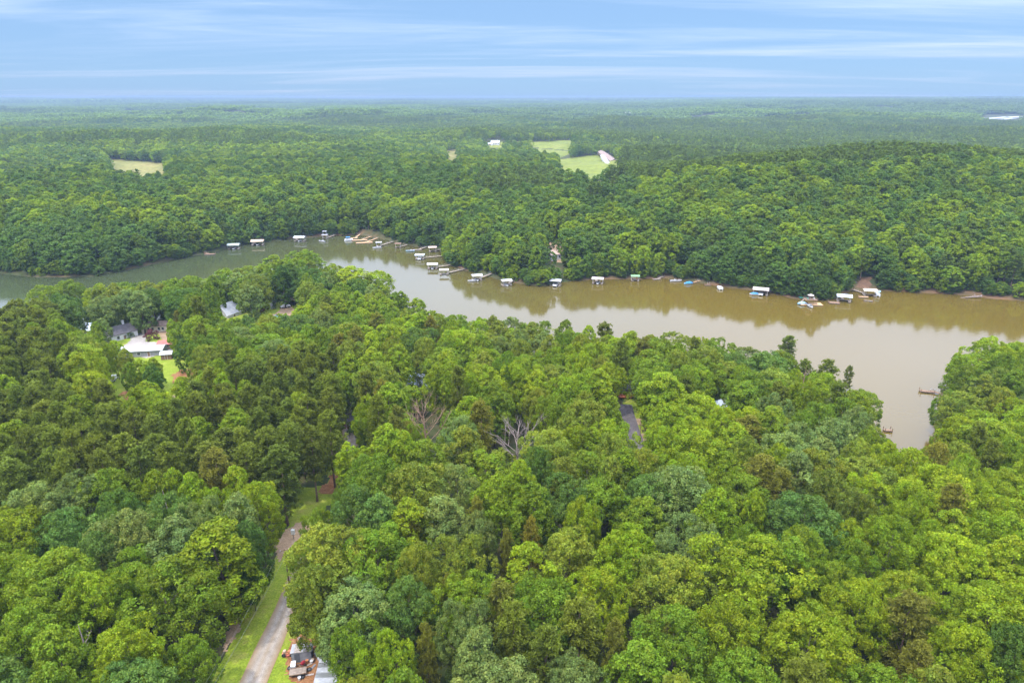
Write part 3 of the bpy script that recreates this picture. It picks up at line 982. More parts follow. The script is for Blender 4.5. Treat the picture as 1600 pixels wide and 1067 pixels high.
def blocks(x, y, z, D, h):
    px, py, dep = proj(x, y, z + 0.62 * h)
    sa = (H - z - 0.62 * h) / math.hypot(x, y, H - z - 0.62 * h)
    ry = math.hypot(0.37 * h * math.sqrt(max(0, 1 - sa * sa)), D / 2 * sa) * F / dep
    return mask_hits(px, py, D / 2 * F / dep, ry)


for px, py, D, kind, tone in PICKED:
    h = {'broadleaf': 18, 'poplar': 20, 'pine': 19.5}[kind]
    x, y, z = P(px, py, 0.62 * h)
    dep = proj(x, y, z + 0.6 * h)[2]
    Dm = D * dep / F
    h = float(np.clip(h * (0.80 + Dm / 60), 12, 21))
    for _ in range(4):
        if blocks(x, y, z, Dm, h) < 0.03:
            break
        Dm, h = Dm * 0.88, h * 0.92
        x, y, z = P(px, py, 0.62 * h)
    add_tree(kind, x, y, Dm, h, tone)

PINE_STAND = [(-60, 560), (60, 600), (230, 640), (330, 610), (420, 560), (520, 560), (548, 640), (540, 700), (500, 770), (440, 800), (380, 745), (300, 745), (200, 745), (100, 780), (-60, 800)]
PINE_WEST = [(-60, 500), (90, 480), (110, 560), (60, 640), (-60, 660)]
PINE_PLANTATION = [(880, 190), (1620, 190), (1800, 260), (1500, 250), (1180, 262), (1010, 290), (960, 270), (980, 240)]
PINE_ROW = [(740, 278), (860, 268), (880, 296), (760, 300)]


def region_tone(px, py, n, u, dist):
    """(kind, tone) of a tree seen at a place of the frame: patches of like trees"""
    if inpoly(px, py, PINE_STAND) or inpoly(px, py, PINE_WEST):
        if u < 0.80:
            return 'pine', ('dull olive', 'olive', 'olive')[int(u * 30) % 3]
        return 'poplar', 'fresh green'
    if inpoly(px, py, PINE_PLANTATION) or inpoly(px, py, PINE_ROW):
        return ('pine', 'dull olive') if u < 0.85 else ('broadleaf', 'deep green')
    if u < 0.012:
        return 'pine', 'brownish'
    if u < 0.05:
        return 'pine', 'olive'
    east = px > 1000 and py > 640
    k = n + (0.09 if east else 0.02) + (0.05 if dist < 260 else -0.07)
    v = (u * 97.0) % 1.0
    k += (v - 0.5) * 0.28
    kind = 'poplar' if (u * 31.0) % 1.0 < 0.14 else 'broadleaf'
    for lim, tn in ((0.26, 'deep green'), (0.34, 'blue-green'), (0.41, 'pale grey-green'), (0.55, 'mid-green'), (0.61, 'yellowish olive'), (0.74, 'fresh green')):
        if k < lim:
            return kind, tn
    return kind, 'bright yellow-green'


# fill the woods on this side of the lake
cand = []
for _ in range(26000):
    a, d = rng.uniform(R(-48), R(48)), math.sqrt(rng.uniform(45.0 ** 2, 430.0 ** 2))
    cand.append((d * math.sin(a), d * math.cos(a)))
cand = np.array(cand)
sdc = shore_dist(cand[:, 0], cand[:, 1])
side = cand[:, 1] < 430
zc = ground(cand[:, 0], cand[:, 1], sdc)
ppx, ppy, pdep = proj(cand[:, 0], cand[:, 1], zc + 13)
far_line = np.interp(ppx, [p[0] for p in FAR_SHORE], [p[1] for p in FAR_SHORE])
_bx, bpy_, _d = proj(cand[:, 0], cand[:, 1], zc * 0)
_bx, bpy_, _d = proj(cand[:, 0], cand[:, 1], zc)
on_verge = inpoly(_bx, bpy_, [(280, 1300), (318, 1067), (350, 1005), (432, 850), (470, 860), (470, 960), (530, 1010), (545, 1300)])
_bx, bpy_, _d = proj(cand[:, 0], cand[:, 1], zc * 0)
ok = ~on_verge & (sdc > 1.5) & (bpy_ > far_line + 20) & (ppx > -260) & (ppx < 1860) & (ppy < 1250)
cell = {}


def near_ok(x, y, r, k=0.70):
    ix, iy = int(x // 12), int(y // 12)
    for a in range(ix - 1, ix + 2):
        for b in range(iy - 1, iy + 2):
            for (qx, qy, qr) in cell.get((a, b), ()):
                if (x - qx) ** 2 + (y - qy) ** 2 < (k * (r + qr)) ** 2:
                    return False
    return True


for q in NEARLIST:
    cell.setdefault((int(q[0] // 12), int(q[1] // 12)), []).append(q)
nn_ = fbm(cand[:, 0] / 38, cand[:, 1] / 38, 21)
for (x, y), good, px, py, dep, n_, sd1, z_ in zip(cand, ok, ppx, ppy, pdep, nn_, sdc, zc):
    if not good:
        continue
    u = rng.random()
    kind, tone = region_tone(px, py, float(n_), u, dep)
    if kind == 'pine':
        D, h = rng.uniform(6.0, 8.4), rng.uniform(17.5, 20.5)
    elif kind == 'poplar':
        D, h = rng.uniform(7.0, 10.0), rng.uniform(17.5, 20.5)
    else:
        D, h = rng.choice([8.5, 10, 11.5, 13, 14.5]) * rng.uniform(0.9, 1.1), rng.uniform(15.5, 18.5)
    if not near_ok(x, y, D / 2):
        continue
    if blocks(x, y, z_, D, h) > 0.015:
        # room for a smaller tree only
        D, h = D * 0.62, h * 0.6
        if blocks(x, y, z_, D, h) > 0.015:
            continue
    add_tree(kind, x, y, D, h, tone)
    cell.setdefault((int(x // 12), int(y // 12)), []).append((x, y, D / 2))

# the largest in view become things of their own, the rest joins the forest
for t in TREES:
    t['px'], t['py'], t['dep'] = proj(t['x'], t['y'], t['z'] + 0.62 * t['h'])
    inside = -40 < t['px'] < 1640 and -40 < t['py'] < 1130
    t['size'] = t['D'] * t['h'] / t['dep'] ** 2 * (1 if inside else 0)
FOREST = []
keep = []
for kind, lim in (('broadleaf', 300), ('poplar', 200), ('pine', 220)):
    ts = sorted([t for t in TREES if t['kind'] == kind], key=lambda t: -t['size'])
    keep += [t for t in ts[:lim] if t['size'] > 0]
    FOREST += [t for t in ts[:lim] if t['size'] == 0] + ts[lim:]

KIND_WORD = {'broadleaf': 'broadleaf tree', 'poplar': 'upright broadleaf tree', 'pine': 'pine'}
NAME = {'broadleaf': 'broadleaf_tree', 'poplar': 'poplar_tree', 'pine': 'pine_tree'}


LANDMARKS = [(470, 1025, 'the small shed'), (459, 838, 'the white meter post'), (425, 960, 'the gravel drive'), (549, 655, 'the red outbuilding'), (663, 655, 'the bare brown tree'), (808, 690, 'the bleached dead tree'),
             (660, 597, 'the hidden pale roof'), (985, 610, 'the waterside house'), (990, 665, 'the paved road'), (1124, 636, 'the grey roof'), (188, 520, 'the dark roofed house'), (250, 508, 'the long cream house'),
             (225, 547, 'the white metal roof'), (270, 585, 'the red clay patch'), (357, 485, 'the steep white roof'), (421, 477, 'the white garden shed'), (460, 470, 'the brown carport'), (1447, 612, 'the brown cove dock'),
             (1388, 673, 'the little dark dock'), (1160, 925, 'the widest yellow-green crown'), (1195, 760, 'the brown pine clump'), (515, 890, 'the driveside oak'), (812, 760, 'the bright upright tree'),
             (265, 790, 'the forked grey snag'), (480, 785, 'the small grass opening'), (178, 588, 'the white pickup'), (1255, 590, 'the bare shore pine'), (1060, 790, 'the broad grey-green crown'), (1415, 985, 'the brownish pine'), (205, 858, 'the pale drive crown'),
             (545, 725, 'the gravel path tree'), (960, 1010, 'the slim brown pine')]
ORD = 'first second third fourth fifth sixth seventh eighth ninth tenth eleventh twelfth thirteenth fourteenth fifteenth sixteenth seventeenth eighteenth nineteenth twentieth'.split()
ORD += ['twenty-' + q for q in ORD[:9]] + ['thirtieth'] + ['thirty-' + q for q in ORD[:9]]


def size_word(t):
    return 'broad ' if t['D'] > 12.0 else 'small ' if t['D'] < 6.4 else ''


fam = {}
for t in keep:
    px, py = t['px'], t['py']
    d = [(math.hypot(px - a, (py - b) * 1.3), a, b, n_) for a, b, n_ in LANDMARKS if math.hypot(px - a, py - b) > 14]
    dist_, a, b, n_ = min(d)
    dx, dy = px - a, py - b
    if abs(dy) * 1.2 > abs(dx):
        rel = 'beyond' if dy < 0 else 'this side of'
    else:
        cove = (dx > 0) == (a < 1450)
        rel = 'on the cove side of' if cove else 'on the side away from the cove of'
        rel = 'cove side of' if cove else 'inland side of'
    t['fam'] = (size_word(t), t['tone'], t['kind'], rel, n_)
    t['fd'] = dist_
    fam.setdefault(t['fam'], []).append(t)
for k_, ts in fam.items():
    ts.sort(key=lambda t: t['fd'])
    for i, t in enumerate(ts):
        sz_, tone, kind, rel, n_ = k_
        o_ = (ORD[i] if i < len(ORD) else 'outermost') + ' '
        t['label'] = f"{o_ if len(ts) > 1 else ''}{sz_}{tone} {KIND_WORD[kind]} {'on the ' if 'side of' in rel and 'this' not in rel else ''}{rel} {n_}" 


for t in keep:
    c_, tr_, R_, z1 = PROTO[t['kind']][t['i']]
    o = link(NAME[t['kind']], None)
    o.location = (t['x'], t['y'], t['z'])
    o.rotation_euler = (0, 0, t['rz'])
    o.scale = (t['s'], t['s'], t['sz'])
    cr = link('crown', c_, o)
    j = rng.uniform(0.88, 1.14)
    w = rng.uniform(-0.07, 0.07)
    tn = TONE[t['tone']]
    cr.color = (tn[0] * j * (1 + w), tn[1] * j, tn[2] * j * (1 - w), 1)
    link('trunk', tr_, o)
    tag(o, t['label'], 'tree' if t['kind'] != 'pine' else 'pine tree', {'broadleaf': 'broadleaf trees in the near woods', 'poplar': 'upright broadleaf trees in the near woods', 'pine': 'pines in the near woods'}[t['kind']])

# ------------------------------------------------------------------ the forest beyond: one stuff object
protos = bpy.data.collections.new('forest_kinds')       # not linked to the scene: only the source of the instances


def proto_obj(name, parts):
    """parts: list of (verts, faces, tint or None, material)"""
    vs, fs, ts, mi, off = [], [], [], [], 0
    for k, (v, f, t, m) in enumerate(parts):
        vs.append(v); fs.append(f + off); ts.append(t if t is not None else np.ones((len(v), 3))); mi.append(np.full(len(f), k)); off += len(v)
    me = mesh_np(name, np.concatenate(vs), np.concatenate(fs), None, np.concatenate(ts))
    for p in parts:
        me.materials.append(p[3])
    me.polygons.foreach_set('material_index', np.concatenate(mi).astype(np.int32))
    o = bpy.data.objects.new(name, me)
    protos.objects.link(o)
    return o


def stick(h, r):
    a = np.array([[math.cos(k * 1.2566) * r, math.sin(k * 1.2566) * r] for k in range(5)])
    v = np.concatenate([np.c_[a, np.full(5, -1.0)], np.c_[a * 0.4, np.full(5, h)]])
    return v, np.array([[k, (k + 1) % 5, 5 + (k + 1) % 5, 5 + k] for k in range(5)])


IDX = {}
k = 0
nm = 0


def reg(key, parts):
    global nm
    proto_obj(f'p{nm:03d}', parts)
    IDX.setdefault(key, []).append(nm)
    nm += 1


for i in range(6):      # middle distance, unit: metres, crown radius about 5
    g = random.Random(400 + i)
    reg('b1', [(*crown_broad(140 + i, 5.2, 2.0, 16.5, g.uniform(0.55, 0.66), 0.5, 26, 1.9, 10, 0.8, 13, 0.42, var=0.6), M['forest_leaf']), (*stick(12, 0.3), None, M['bark'])])
for i in range(3):
    reg('o1', [(*crown_broad(160 + i, 4.3, 2.5, 19.5, 0.45, 0.6, 26, 1.6, 9, 0.8, 12, 0.43, 0.3, 0.3, var=0.6), M['forest_leaf']), (*stick(16, 0.28), None, M['bark'])])
for i in range(3):
    reg('n1', [(*crown_pine(180 + i, 6, 21, 3.6, 1.1, 5, 4, 9, 0.55), M['forest_leaf']), (*stick(19, 0.24), None, M['pine_bark'])])
for i in range(5):      # far
    reg('b2', [(*crown_broad(240 + i, 5.3, 4, 16.5, 0.6, 0.5, 15, 2.2, 5, 1.0, 7, 0.80, var=0.5), M['forest_leaf'])])
for i in range(3):
    reg('n2', [(*crown_pine(280 + i, 7, 20, 3.5, 2.0, 4, 2, 5, 1.05), M['forest_leaf'])])


def patch(seed, size, n, rad_, q):
    """a stretch of closed canopy: rough clumps side by side"""
    g = np.random.default_rng(seed)
    c = np.c_[g.uniform(-size / 2, size / 2, (n, 2)), g.uniform(9, 17, n)]
    tone = g.uniform(0.6, 1.35, n)
    r = rad_ * g.uniform(0.7, 1.3, n)
    e = unit(sph(g, n * q).reshape(n, q, 3) * np.array([1, 1, 0.8]) + np.array([0, 0, 0.55]))
    lp = c[:, None] + e * r[:, None, None] * np.array([1, 1, 0.85])
    v, f = leaf_quads(g, lp.reshape(-1, 3), e.reshape(-1, 3), rad_ * 0.48, 0.8, 0.35)
    t = np.repeat(tone[:, None] * g.uniform(0.85, 1.15, (n, q)), 4, 1).reshape(-1)
    t = np.repeat((tone[:, None] * g.uniform(0.85, 1.15, (n, q))).reshape(-1), 4)
    return v, f, np.stack([t, t, t], 1)


for i in range(3):
    reg('p3', [(*patch(500 + i, 110, 190, 5.5, 12), M['forest_leaf'])])
for i in range(3):
    reg('p4', [(*patch(520 + i, 420, 420, 17, 9), M['forest_leaf'])])

pts, rots, scl, idx, ton = [], [], [], [], []


def add_points(x, y, z, r, s, k, t):
    pts.append(np.c_[x, y, z]); rots.append(r); scl.append(s); idx.append(k); ton.append(t)


TN = {k_: np.array(v_) for k_, v_ in TONE.items()}
for t in FOREST:
    key = {'broadleaf': 'b1', 'poplar': 'o1', 'pine': 'n1'}[t['kind']]
    base = {'b1': (5.2, 16.5), 'o1': (4.3, 19.5), 'n1': (3.6, 21)}[key]
    s = t['D'] / 2 / base[0]
    add_points([t['x']], [t['y']], [t['z']], [t['rz']], [(s, s, t['h'] / base[1])], [IDX[key][int(rng.integers(len(IDX[key])))]], [TN[t['tone']] * rng.uniform(0.88, 1.14)])


def scatter(r0, r1, spacing, half, keys, sc):
    n = int(half * (r1 * r1 - r0 * r0) / (spacing * spacing) * 1.0)
    # jittered grid in (angle, r^2) keeps the density even
    a = rng.uniform(-half, half, n)
    d = np.sqrt(rng.uniform(r0 * r0, r1 * r1, n))
    x, y = d * np.sin(a), d * np.cos(a)
    sd = shore_dist(x, y) if r0 < 1000 else np.full(n, 500.0)
    z = ground(x, y, sd)
    px, py, dep = proj(x, y, z + 11)
    bx, by, _ = proj(x, y, z * 0)
    fl = np.interp(bx, [p[0] for p in FAR_SHORE], [p[1] for p in FAR_SHORE])
    ok_ = (sd > 2.0) & (by < fl + 4)
    # not over the open places
    for hh in (0, 4, 9, 15, 19):
        qx, qy, qd = proj(x, y, z + hh)
        for dxw in (-0.7, 0.0, 0.7):
            cx_ = np.clip(((qx + dxw * 5.0 * F / qd) / 2).astype(int), 0, MW - 1)
            cy_ = np.clip((qy / 2).astype(int), 0, MH - 1)
            inf = (qx > 0) & (qx < 1600) & (qy > 0) & (qy < 1067)
            shoreline = fl < 480
            ok_ &= ~(mask[cy_, cx_] & inf & ~((by > 340) & (sd < 60) & (hh > 0) & (qy > 430)))
    return x[ok_], y[ok_], z[ok_], px[ok_], py[ok_], dep[ok_], sd[ok_]


def grid_thin(x, y, cellsize):
    """one tree a cell: breaks up clumps of random points"""
    key = np.floor(x / cellsize).astype(np.int64) * 1000003 + np.floor(y / cellsize).astype(np.int64)
    _, first = np.unique(key, return_index=True)
    return first


for (r0, r1, sp, lod) in ((300, 1100, 4.6, 1), (1100, 2900, 6.2, 2)):
    x, y, z, px, py, dep, sd = scatter(r0, r1, sp, R(50), None, 1)
    th = grid_thin(x, y, 8.0 if lod == 1 else 9.0)
    x, y, z, px, py, dep, sd = (q[th] for q in (x, y, z, px, py, dep, sd))
    n = len(x)
    nz = fbm(x / 60, y / 60, 21)
    nz2 = fbm(x / 420, y / 420, 31)
    u = rng.random(n)
    jy = (fbm(x / 130, y / 130, 51) - 0.5) * 26
    pine = (inpoly(px + jy * 4, py + jy, PINE_PLANTATION) | inpoly(px, py, PINE_ROW)) & (u < 0.85) | (u < 0.08) | ((nz2 > 0.6) & (u < 0.75) & (dep > 700))
    upr = (~pine) & (rng.random(n) < 0.10)
    kk = nz * 0.7 + nz2 * 0.3 + rng.uniform(-0.22, 0.22, n) - 0.05
    names = np.array(['deep green', 'blue-green', 'mid-green', 'fresh green', 'bright yellow-green'])
    dome = rng.uniform(0.78, 1.25, (n, 1))
    ti = np.digitize(kk, [0.34, 0.42, 0.56, 0.72])
    tone = np.array([TN[q] for q in names])[ti]
    tone[pine] = TN['dull olive'] * np.array([1.0, 1.12, 1.5])
    tone = tone * dome * (1.0 if lod == 1 else 1.08)
    s = rng.uniform(0.78, 1.35, n) * (1.06 if lod == 1 else 1.14)
    s[pine] = rng.uniform(1.0, 1.3, pine.sum())
    sz = rng.uniform(0.92, 1.07, n) * (0.88 + 0.24 * fbm(x / 70, y / 70, 61))
    sz[pine] *= 0.86
    small = sd < 7          # low growth along the water's edge
    sz[small] *= rng.uniform(0.5, 0.95, small.sum())
    s[small] *= 0.85
    ids = np.empty(n, int)
    kb, ko, kn = IDX['b%d' % lod], IDX.get('o%d' % lod, IDX['b%d' % lod]), IDX['n%d' % lod]
    ids[:] = np.array(kb)[rng.integers(len(kb), size=n)]
    ids[upr] = np.array(ko)[rng.integers(len(ko), size=upr.sum())]
    ids[pine] = np.array(kn)[rng.integers(len(kn), size=pine.sum())]
    add_points(x, y, z - 0.2, rng.uniform(0, 6.28, n), np.c_[s, s, sz], ids, tone)
# young growth that closes the far bank down to the water
x = []
for i in range(len(FAR_SHORE) - 1):
    a, b = LAKE[i], LAKE[i + 1]
    L = math.hypot(b[0] - a[0], b[1] - a[1])
    for q in range(int(L / 2.0)):
        t_ = rng.random()
        nx_, ny_ = -(b[1] - a[1]) / L, (b[0] - a[0]) / L
        o_ = rng.uniform(0.3, 7)
        for sg in (1, -1):
            qx, qy = a[0] + (b[0] - a[0]) * t_ + nx_ * o_ * sg, a[1] + (b[1] - a[1]) * t_ + ny_ * o_ * sg
            x.append((qx, qy))
x = np.array(x)
sd = shore_dist(x[:, 0], x[:, 1])
z = ground(x[:, 0], x[:, 1], sd)
bx, by, _ = proj(x[:, 0], x[:, 1], z)
gap = inpoly(bx, by, [(1322, 470), (1322, 440), (1372, 440), (1372, 470)]) | inpoly(bx, by, [(560, 390), (560, 360), (602, 360), (602, 390)]) | (fbm(x[:, 0] / 22, x[:, 1] / 22, 77) > 0.86)
okx = (sd > 0.1) & ~gap
x, z, sd = x[okx], z[okx], sd[okx]
n = len(x)
s = rng.uniform(0.35, 0.8, n)
add_points(x[:, 0], x[:, 1], z - 0.6, rng.uniform(0, 6.28, n), np.c_[s, s, s * rng.uniform(0.5, 0.8, n)], np.array(IDX['b1'])[rng.integers(6, size=n)], np.array([TN['deep green'], TN['blue-green'], TN['mid-green'], TN['fresh green']])[rng.integers(4, size=n)] * rng.uniform(0.8, 1.2, (n, 1)))

for key, r0, r1, sp in (('p3', 2750, 8200, 84.0), ('p4', 7800, 40000, 330.0)):
    n = int(R(48) * (r1 * r1 - r0 * r0) / (sp * sp))
    a = rng.uniform(-R(48), R(48), n)
    d = np.sqrt(rng.uniform(r0 * r0, r1 * r1, n))
    x, y = d * np.sin(a), d * np.cos(a)
    z = ground(x, y, np.full(n, 500.0))
    if key == 'p3':          # leave the ground before the ridge sheds open
        free = np.ones(n, bool)
        for hh in (0, 9, 18):
            qx, qy, qd = proj(x, y, z + hh)
            for dxw in (-50, 0, 50):
                mx_, my_ = ((qx + dxw * F / qd) / 2).astype(int), (qy / 2).astype(int)
                inside = (mx_ >= 0) & (mx_ < MW) & (my_ >= 0) & (my_ < MH)
                free &= ~(inside & mask[np.clip(my_, 0, MH - 1), np.clip(mx_, 0, MW - 1)])
        x, y, z = x[free], y[free], z[free]
        n = len(x)
    nz = fbm(x / 900, y / 900, 41)
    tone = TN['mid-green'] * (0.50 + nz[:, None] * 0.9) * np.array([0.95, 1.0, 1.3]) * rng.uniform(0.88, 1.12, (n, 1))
    add_points(x, y, z - 3, rng.uniform(0, 6.28, n), np.c_[np.ones(n), np.ones(n), np.ones(n) * 1.0], np.array(IDX[key])[rng.integers(3, size=n)], tone)

pts = np.concatenate([np.asarray(p, float).reshape(-1, 3) for p in pts])
fm = bpy.data.meshes.new('forest')
fm.vertices.add(len(pts))
fm.vertices.foreach_set('co', pts.astype(np.float32).ravel())
a = fm.attributes.new('rot', 'FLOAT', 'POINT')
a.data.foreach_set('value', np.concatenate([np.asarray(q, float).ravel() for q in rots]).astype(np.float32))
a = fm.attributes.new('size', 'FLOAT_VECTOR', 'POINT')
a.data.foreach_set('vector', np.concatenate([np.asarray(q, float).reshape(-1, 3) for q in scl]).astype(np.float32).ravel())
a = fm.attributes.new('which', 'INT', 'POINT')
a.data.foreach_set('value', np.concatenate([np.asarray(q).ravel() for q in idx]).astype(np.int32))
a = fm.attributes.new('tone', 'FLOAT_COLOR', 'POINT')
tt = np.concatenate([np.asarray(q, float).reshape(-1, 3) for q in ton])
a.data.foreach_set('color', np.c_[tt, np.ones(len(tt))].astype(np.float32).ravel())
forest = tag(link('forest', fm), kind='stuff')
ng = bpy.data.node_groups.new('forest', 'GeometryNodeTree')
ng.interface.new_socket('Geometry', in_out='INPUT', socket_type='NodeSocketGeometry')
ng.interface.new_socket('Geometry', in_out='OUTPUT', socket_type='NodeSocketGeometry')
gi, go = ng.nodes.new('NodeGroupInput'), ng.nodes.new('NodeGroupOutput')
iop = ng.nodes.new('GeometryNodeInstanceOnPoints')
ci = ng.nodes.new('GeometryNodeCollectionInfo')
ci.inputs['Collection'].default_value = protos
ci.inputs['Separate Children'].default_value = True
ci.inputs['Reset Children'].default_value = True


def named(nm_, typ):
    q = ng.nodes.new('GeometryNodeInputNamedAttribute')
    q.data_type = typ
    q.inputs['Name'].default_value = nm_
    return [o for o in q.outputs if o.enabled and o.name == 'Attribute'][0]


cx = ng.nodes.new('ShaderNodeCombineXYZ')
ng.links.new(named('rot', 'FLOAT'), cx.inputs[2])
e2r = ng.nodes.new('FunctionNodeEulerToRotation')
ng.links.new(cx.outputs[0], e2r.inputs[0])
ng.links.new(gi.outputs[0], iop.inputs['Points'])
ng.links.new(ci.outputs[0], iop.inputs['Instance'])
iop.inputs['Pick Instance'].default_value = True
ng.links.new(named('which', 'INT'), iop.inputs['Instance Index'])
ng.links.new(e2r.outputs[0], iop.inputs['Rotation'])
ng.links.new(named('size', 'FLOAT_VECTOR'), iop.inputs['Scale'])
ng.links.new(iop.outputs[0], go.inputs[0])
forest.modifiers.new('forest', 'NODES').node_group = ng
print('FOREST POINTS', len(pts), 'TREES', len(keep), {k_: sum(1 for t in keep if t['kind'] == k_) for k_ in PROTO})

# ------------------------------------------------------------------ buildings
def house(name, label, cat, px, py, W, D_, hw, rise, rz, wall, roof, windows=(), doors=(), chimney=False, group=None, over=0.4, base=None, ribs=0, porch=False):
    """gabled building, ridge along local x; windows: (side, u, z, w, h), side 'f' (-y), 'b', 'l', 'r'"""
    x, y, z = base if base else P(px, py)
    t = thing(name, label, cat, (x, y, z), rz, group)
    bm = B()
    w, d = W / 2, D_ / 2
    vs = [bm.verts.new(p) for p in ((-w, -d, -1), (w, -d, -1), (w, d, -1), (-w, d, -1), (-w, -d, hw), (w, -d, hw), (w, d, hw), (-w, d, hw), (-w, 0, hw + rise), (w, 0, hw + rise))]
    for f in ((0, 1, 5, 4), (2, 3, 7, 6), (1, 2, 6, 9, 5), (3, 0, 4, 8, 7), (4, 5, 9, 8), (6, 7, 8, 9), (3, 2, 1, 0)):
        bm.faces.new([vs[i] for i in f])
    obj('wall', bm, wall, t)
    bm = B()
    ang_ = math.atan2(rise, d)
    L = math.hypot(d, rise) + over
    for s in (-1, 1):
        m = Matrix.Translation((0, s * (d + over * math.cos(ang_)) / 2, hw + rise - (rise + over * math.sin(ang_)) / 2 + 0.09)) @ Matrix.Rotation(-s * ang_, 4, 'X')
        box(bm, 0, 0, 0, W + 2 * over, L + 0.05, 0.14, mat4=m)
        for k in range(ribs):
            box(bm, -w - over + (k + 0.5) * (W + 2 * over) / ribs, 0, 0.09, 0.06, L, 0.05, mat4=m)
    rf = obj('roof', bm, roof, t)
    if chimney:
        obj('chimney', box(B(), W * 0.22, d * 0.35, hw + rise + 0.3, 0.8, 0.8, 2.2), 'white', rf)
    def face(side, u, zc, ww, hh, nm, mat, prot):
        m = {'f': Matrix.Translation((u, -d, zc)), 'b': Matrix.Translation((u, d, zc)) @ Matrix.Rotation(math.pi, 4, 'Z'), 'l': Matrix.Translation((-w, u, zc)) @ Matrix.Rotation(-math.pi / 2, 4, 'Z'), 'r': Matrix.Translation((w, u, zc)) @ Matrix.Rotation(math.pi / 2, 4, 'Z')}[side]
        fr = B()
        for (bx_, bz, bw, bh) in ((-ww / 2, 0, 0.09, hh + 0.18), (ww / 2, 0, 0.09, hh + 0.18), (0, hh / 2 + 0.045, ww - 0.09, 0.09), (0, -hh / 2 - 0.045, ww - 0.09, 0.09)):
            box(fr, bx_, -0.03, bz, bw, 0.10, bh, mat4=m)
        o = obj(nm, box(B(), 0, -0.012, 0, ww - 0.09, 0.05, hh, mat4=m), mat, t)
        obj('frame', fr, 'white', o)
    for q in windows:
        face(*q, 'window', 'glass', 0.02)
    for q in doors:
        face(*q, 'door', 'brown_wood', 0.02)
    if porch:
        pm = B()
        box(pm, 0, -d - 1.0, hw - 0.35, W * 0.5, 2.0, 0.12)
        pr = obj('porch_roof', pm, roof, t)
        for sx in (-1, 1):
            obj('porch_post', box(B(), sx * W * 0.23, -d - 1.85, (hw - 0.4) / 2, 0.14, 0.14, hw - 0.42), 'white', pr)
    return t


WF = lambda n, W, z, w, h: [('f', -W / 2 + W * (i + 0.5) / n, z, w, h) for i in range(n)]
house('house', 'white gabled house with a dark shingle roof beside the concrete drive', 'house', 189, 528, 10.5, 8.0, 3.0, 2.4, R(52), 'white', 'shingle_dark', [('l', -2, 1.6, 1.0, 1.3), ('l', 0.3, 1.6, 1.0, 1.3), ('l', 2.5, 1.6, 1.0, 1.3), ('f', -2.5, 1.6, 1.1, 1.2), ('f', 2.5, 1.6, 1.1, 1.2)], [('f', 0, 1.05, 0.95, 2.05)], chimney=True)
house('house', 'long low cream house with a brown roof and dark windows behind the round burgundy shrub', 'house', 254, 516, 15.0, 5.2, 2.9, 1.3, R(8), 'cream', 'shingle_brown', [('f', -4.6, 1.6, 1.0, 1.2), ('f', -2.9, 1.6, 1.0, 1.2), ('f', -0.4, 1.6, 1.0, 1.2), ('f', 1.1, 1.6, 1.0, 1.2), ('f', 5, 1.6, 1.0, 1.2)], [('f', 3.2, 1.05, 0.95, 2.05)])
house('metal_building', 'long low building under a bright white metal roof below the concrete drive', 'building', 222, 554, 16.5, 6.0, 2.5, 0.8, R(9), 'grey', 'white_metal', [('f', -5, 1.4, 1.2, 1.0), ('f', 0, 1.4, 1.2, 1.0)], [('f', 3.5, 1.05, 1.0, 2.05)], ribs=22)
house('shed', 'small shed with a rusty red metal roof at the end of the white metal roof', 'shed', 261, 543.5, 5.0, 4.2, 2.3, 0.8, R(8), 'brown_wood', 'rust_red', [('f', 1.2, 1.3, 0.7, 0.7)], [('f', -0.8, 1.0, 0.9, 1.9)], ribs=6)
house('shed', 'little brown sided shed with a pale roof at the lawn edge', 'shed', 262, 560, 3.6, 3.0, 2.2, 0.7, R(10), 'brown_wood', 'white_metal', [], [('f', 0, 1.0, 0.9, 1.9)], ribs=5)
house('steep_roof_house', 'white house with a steep white metal roof by the green lawn', 'house', 357, 494, 8.5, 7.5, 1.9, 4.4, R(66), 'white', 'white_metal', [('r', -1.2, 1.4, 0.9, 1.2), ('r', 1.2, 1.4, 0.9, 1.2), ('l', 0, 2.6, 1.0, 1.2)], [('f', 0, 0.95, 0.95, 1.8)], ribs=12)
house('garden_shed', 'small white garden shed standing on the mown lawn by the trees', 'shed', 421, 482, 4.6, 3.6, 2.6, 1.0, R(-18), 'white', 'white_metal', [('r', 0.6, 1.5, 0.7, 0.8)], [('f', 0, 1.05, 1.2, 2.0)])
house('cottage', 'pale house mostly hidden by trees behind the dark roofed house', 'house', 136, 522, 8.5, 7.0, 3.0, 2.2, R(20), 'white', 'blue_white_metal', [('f', -2, 1.6, 1.0, 1.2), ('f', 2, 1.6, 1.0, 1.2)], [('f', 0, 1.05, 0.95, 2.05)])
house('cottage', 'pale blue-white roof showing between crowns in the middle of the woods', 'house', 662, 606, 9.5, 7.5, 2.8, 2.2, R(-20), 'white', 'blue_white_metal', [('f', -2, 1.5, 1.0, 1.1), ('f', 2, 1.5, 1.0, 1.1)], [('f', 0, 1.05, 0.95, 2.05)], ribs=12)
house('lake_house', 'grey house with a red deck at the end of the paved road', 'house', 985, 614, 10, 7, 2.9, 1.1, R(4), 'grey', 'shingle_dark', [('f', -3, 1.6, 1.1, 1.2), ('f', 0, 1.6, 1.1, 1.2), ('f', 3.4, 1.6, 1.1, 1.2)], [('f', 1.7, 1.05, 0.95, 2.05)])
house('cottage', 'grey roofed cottage showing through the crowns near the cove', 'house', 1125, 646, 8.0, 7.0, 2.8, 2.0, R(30), 'white', 'blue_white_metal', [('f', -2, 1.5, 1.0, 1.1), ('f', 2, 1.5, 1.0, 1.1)], [('f', 0, 1.05, 0.95, 2.05)], ribs=10)
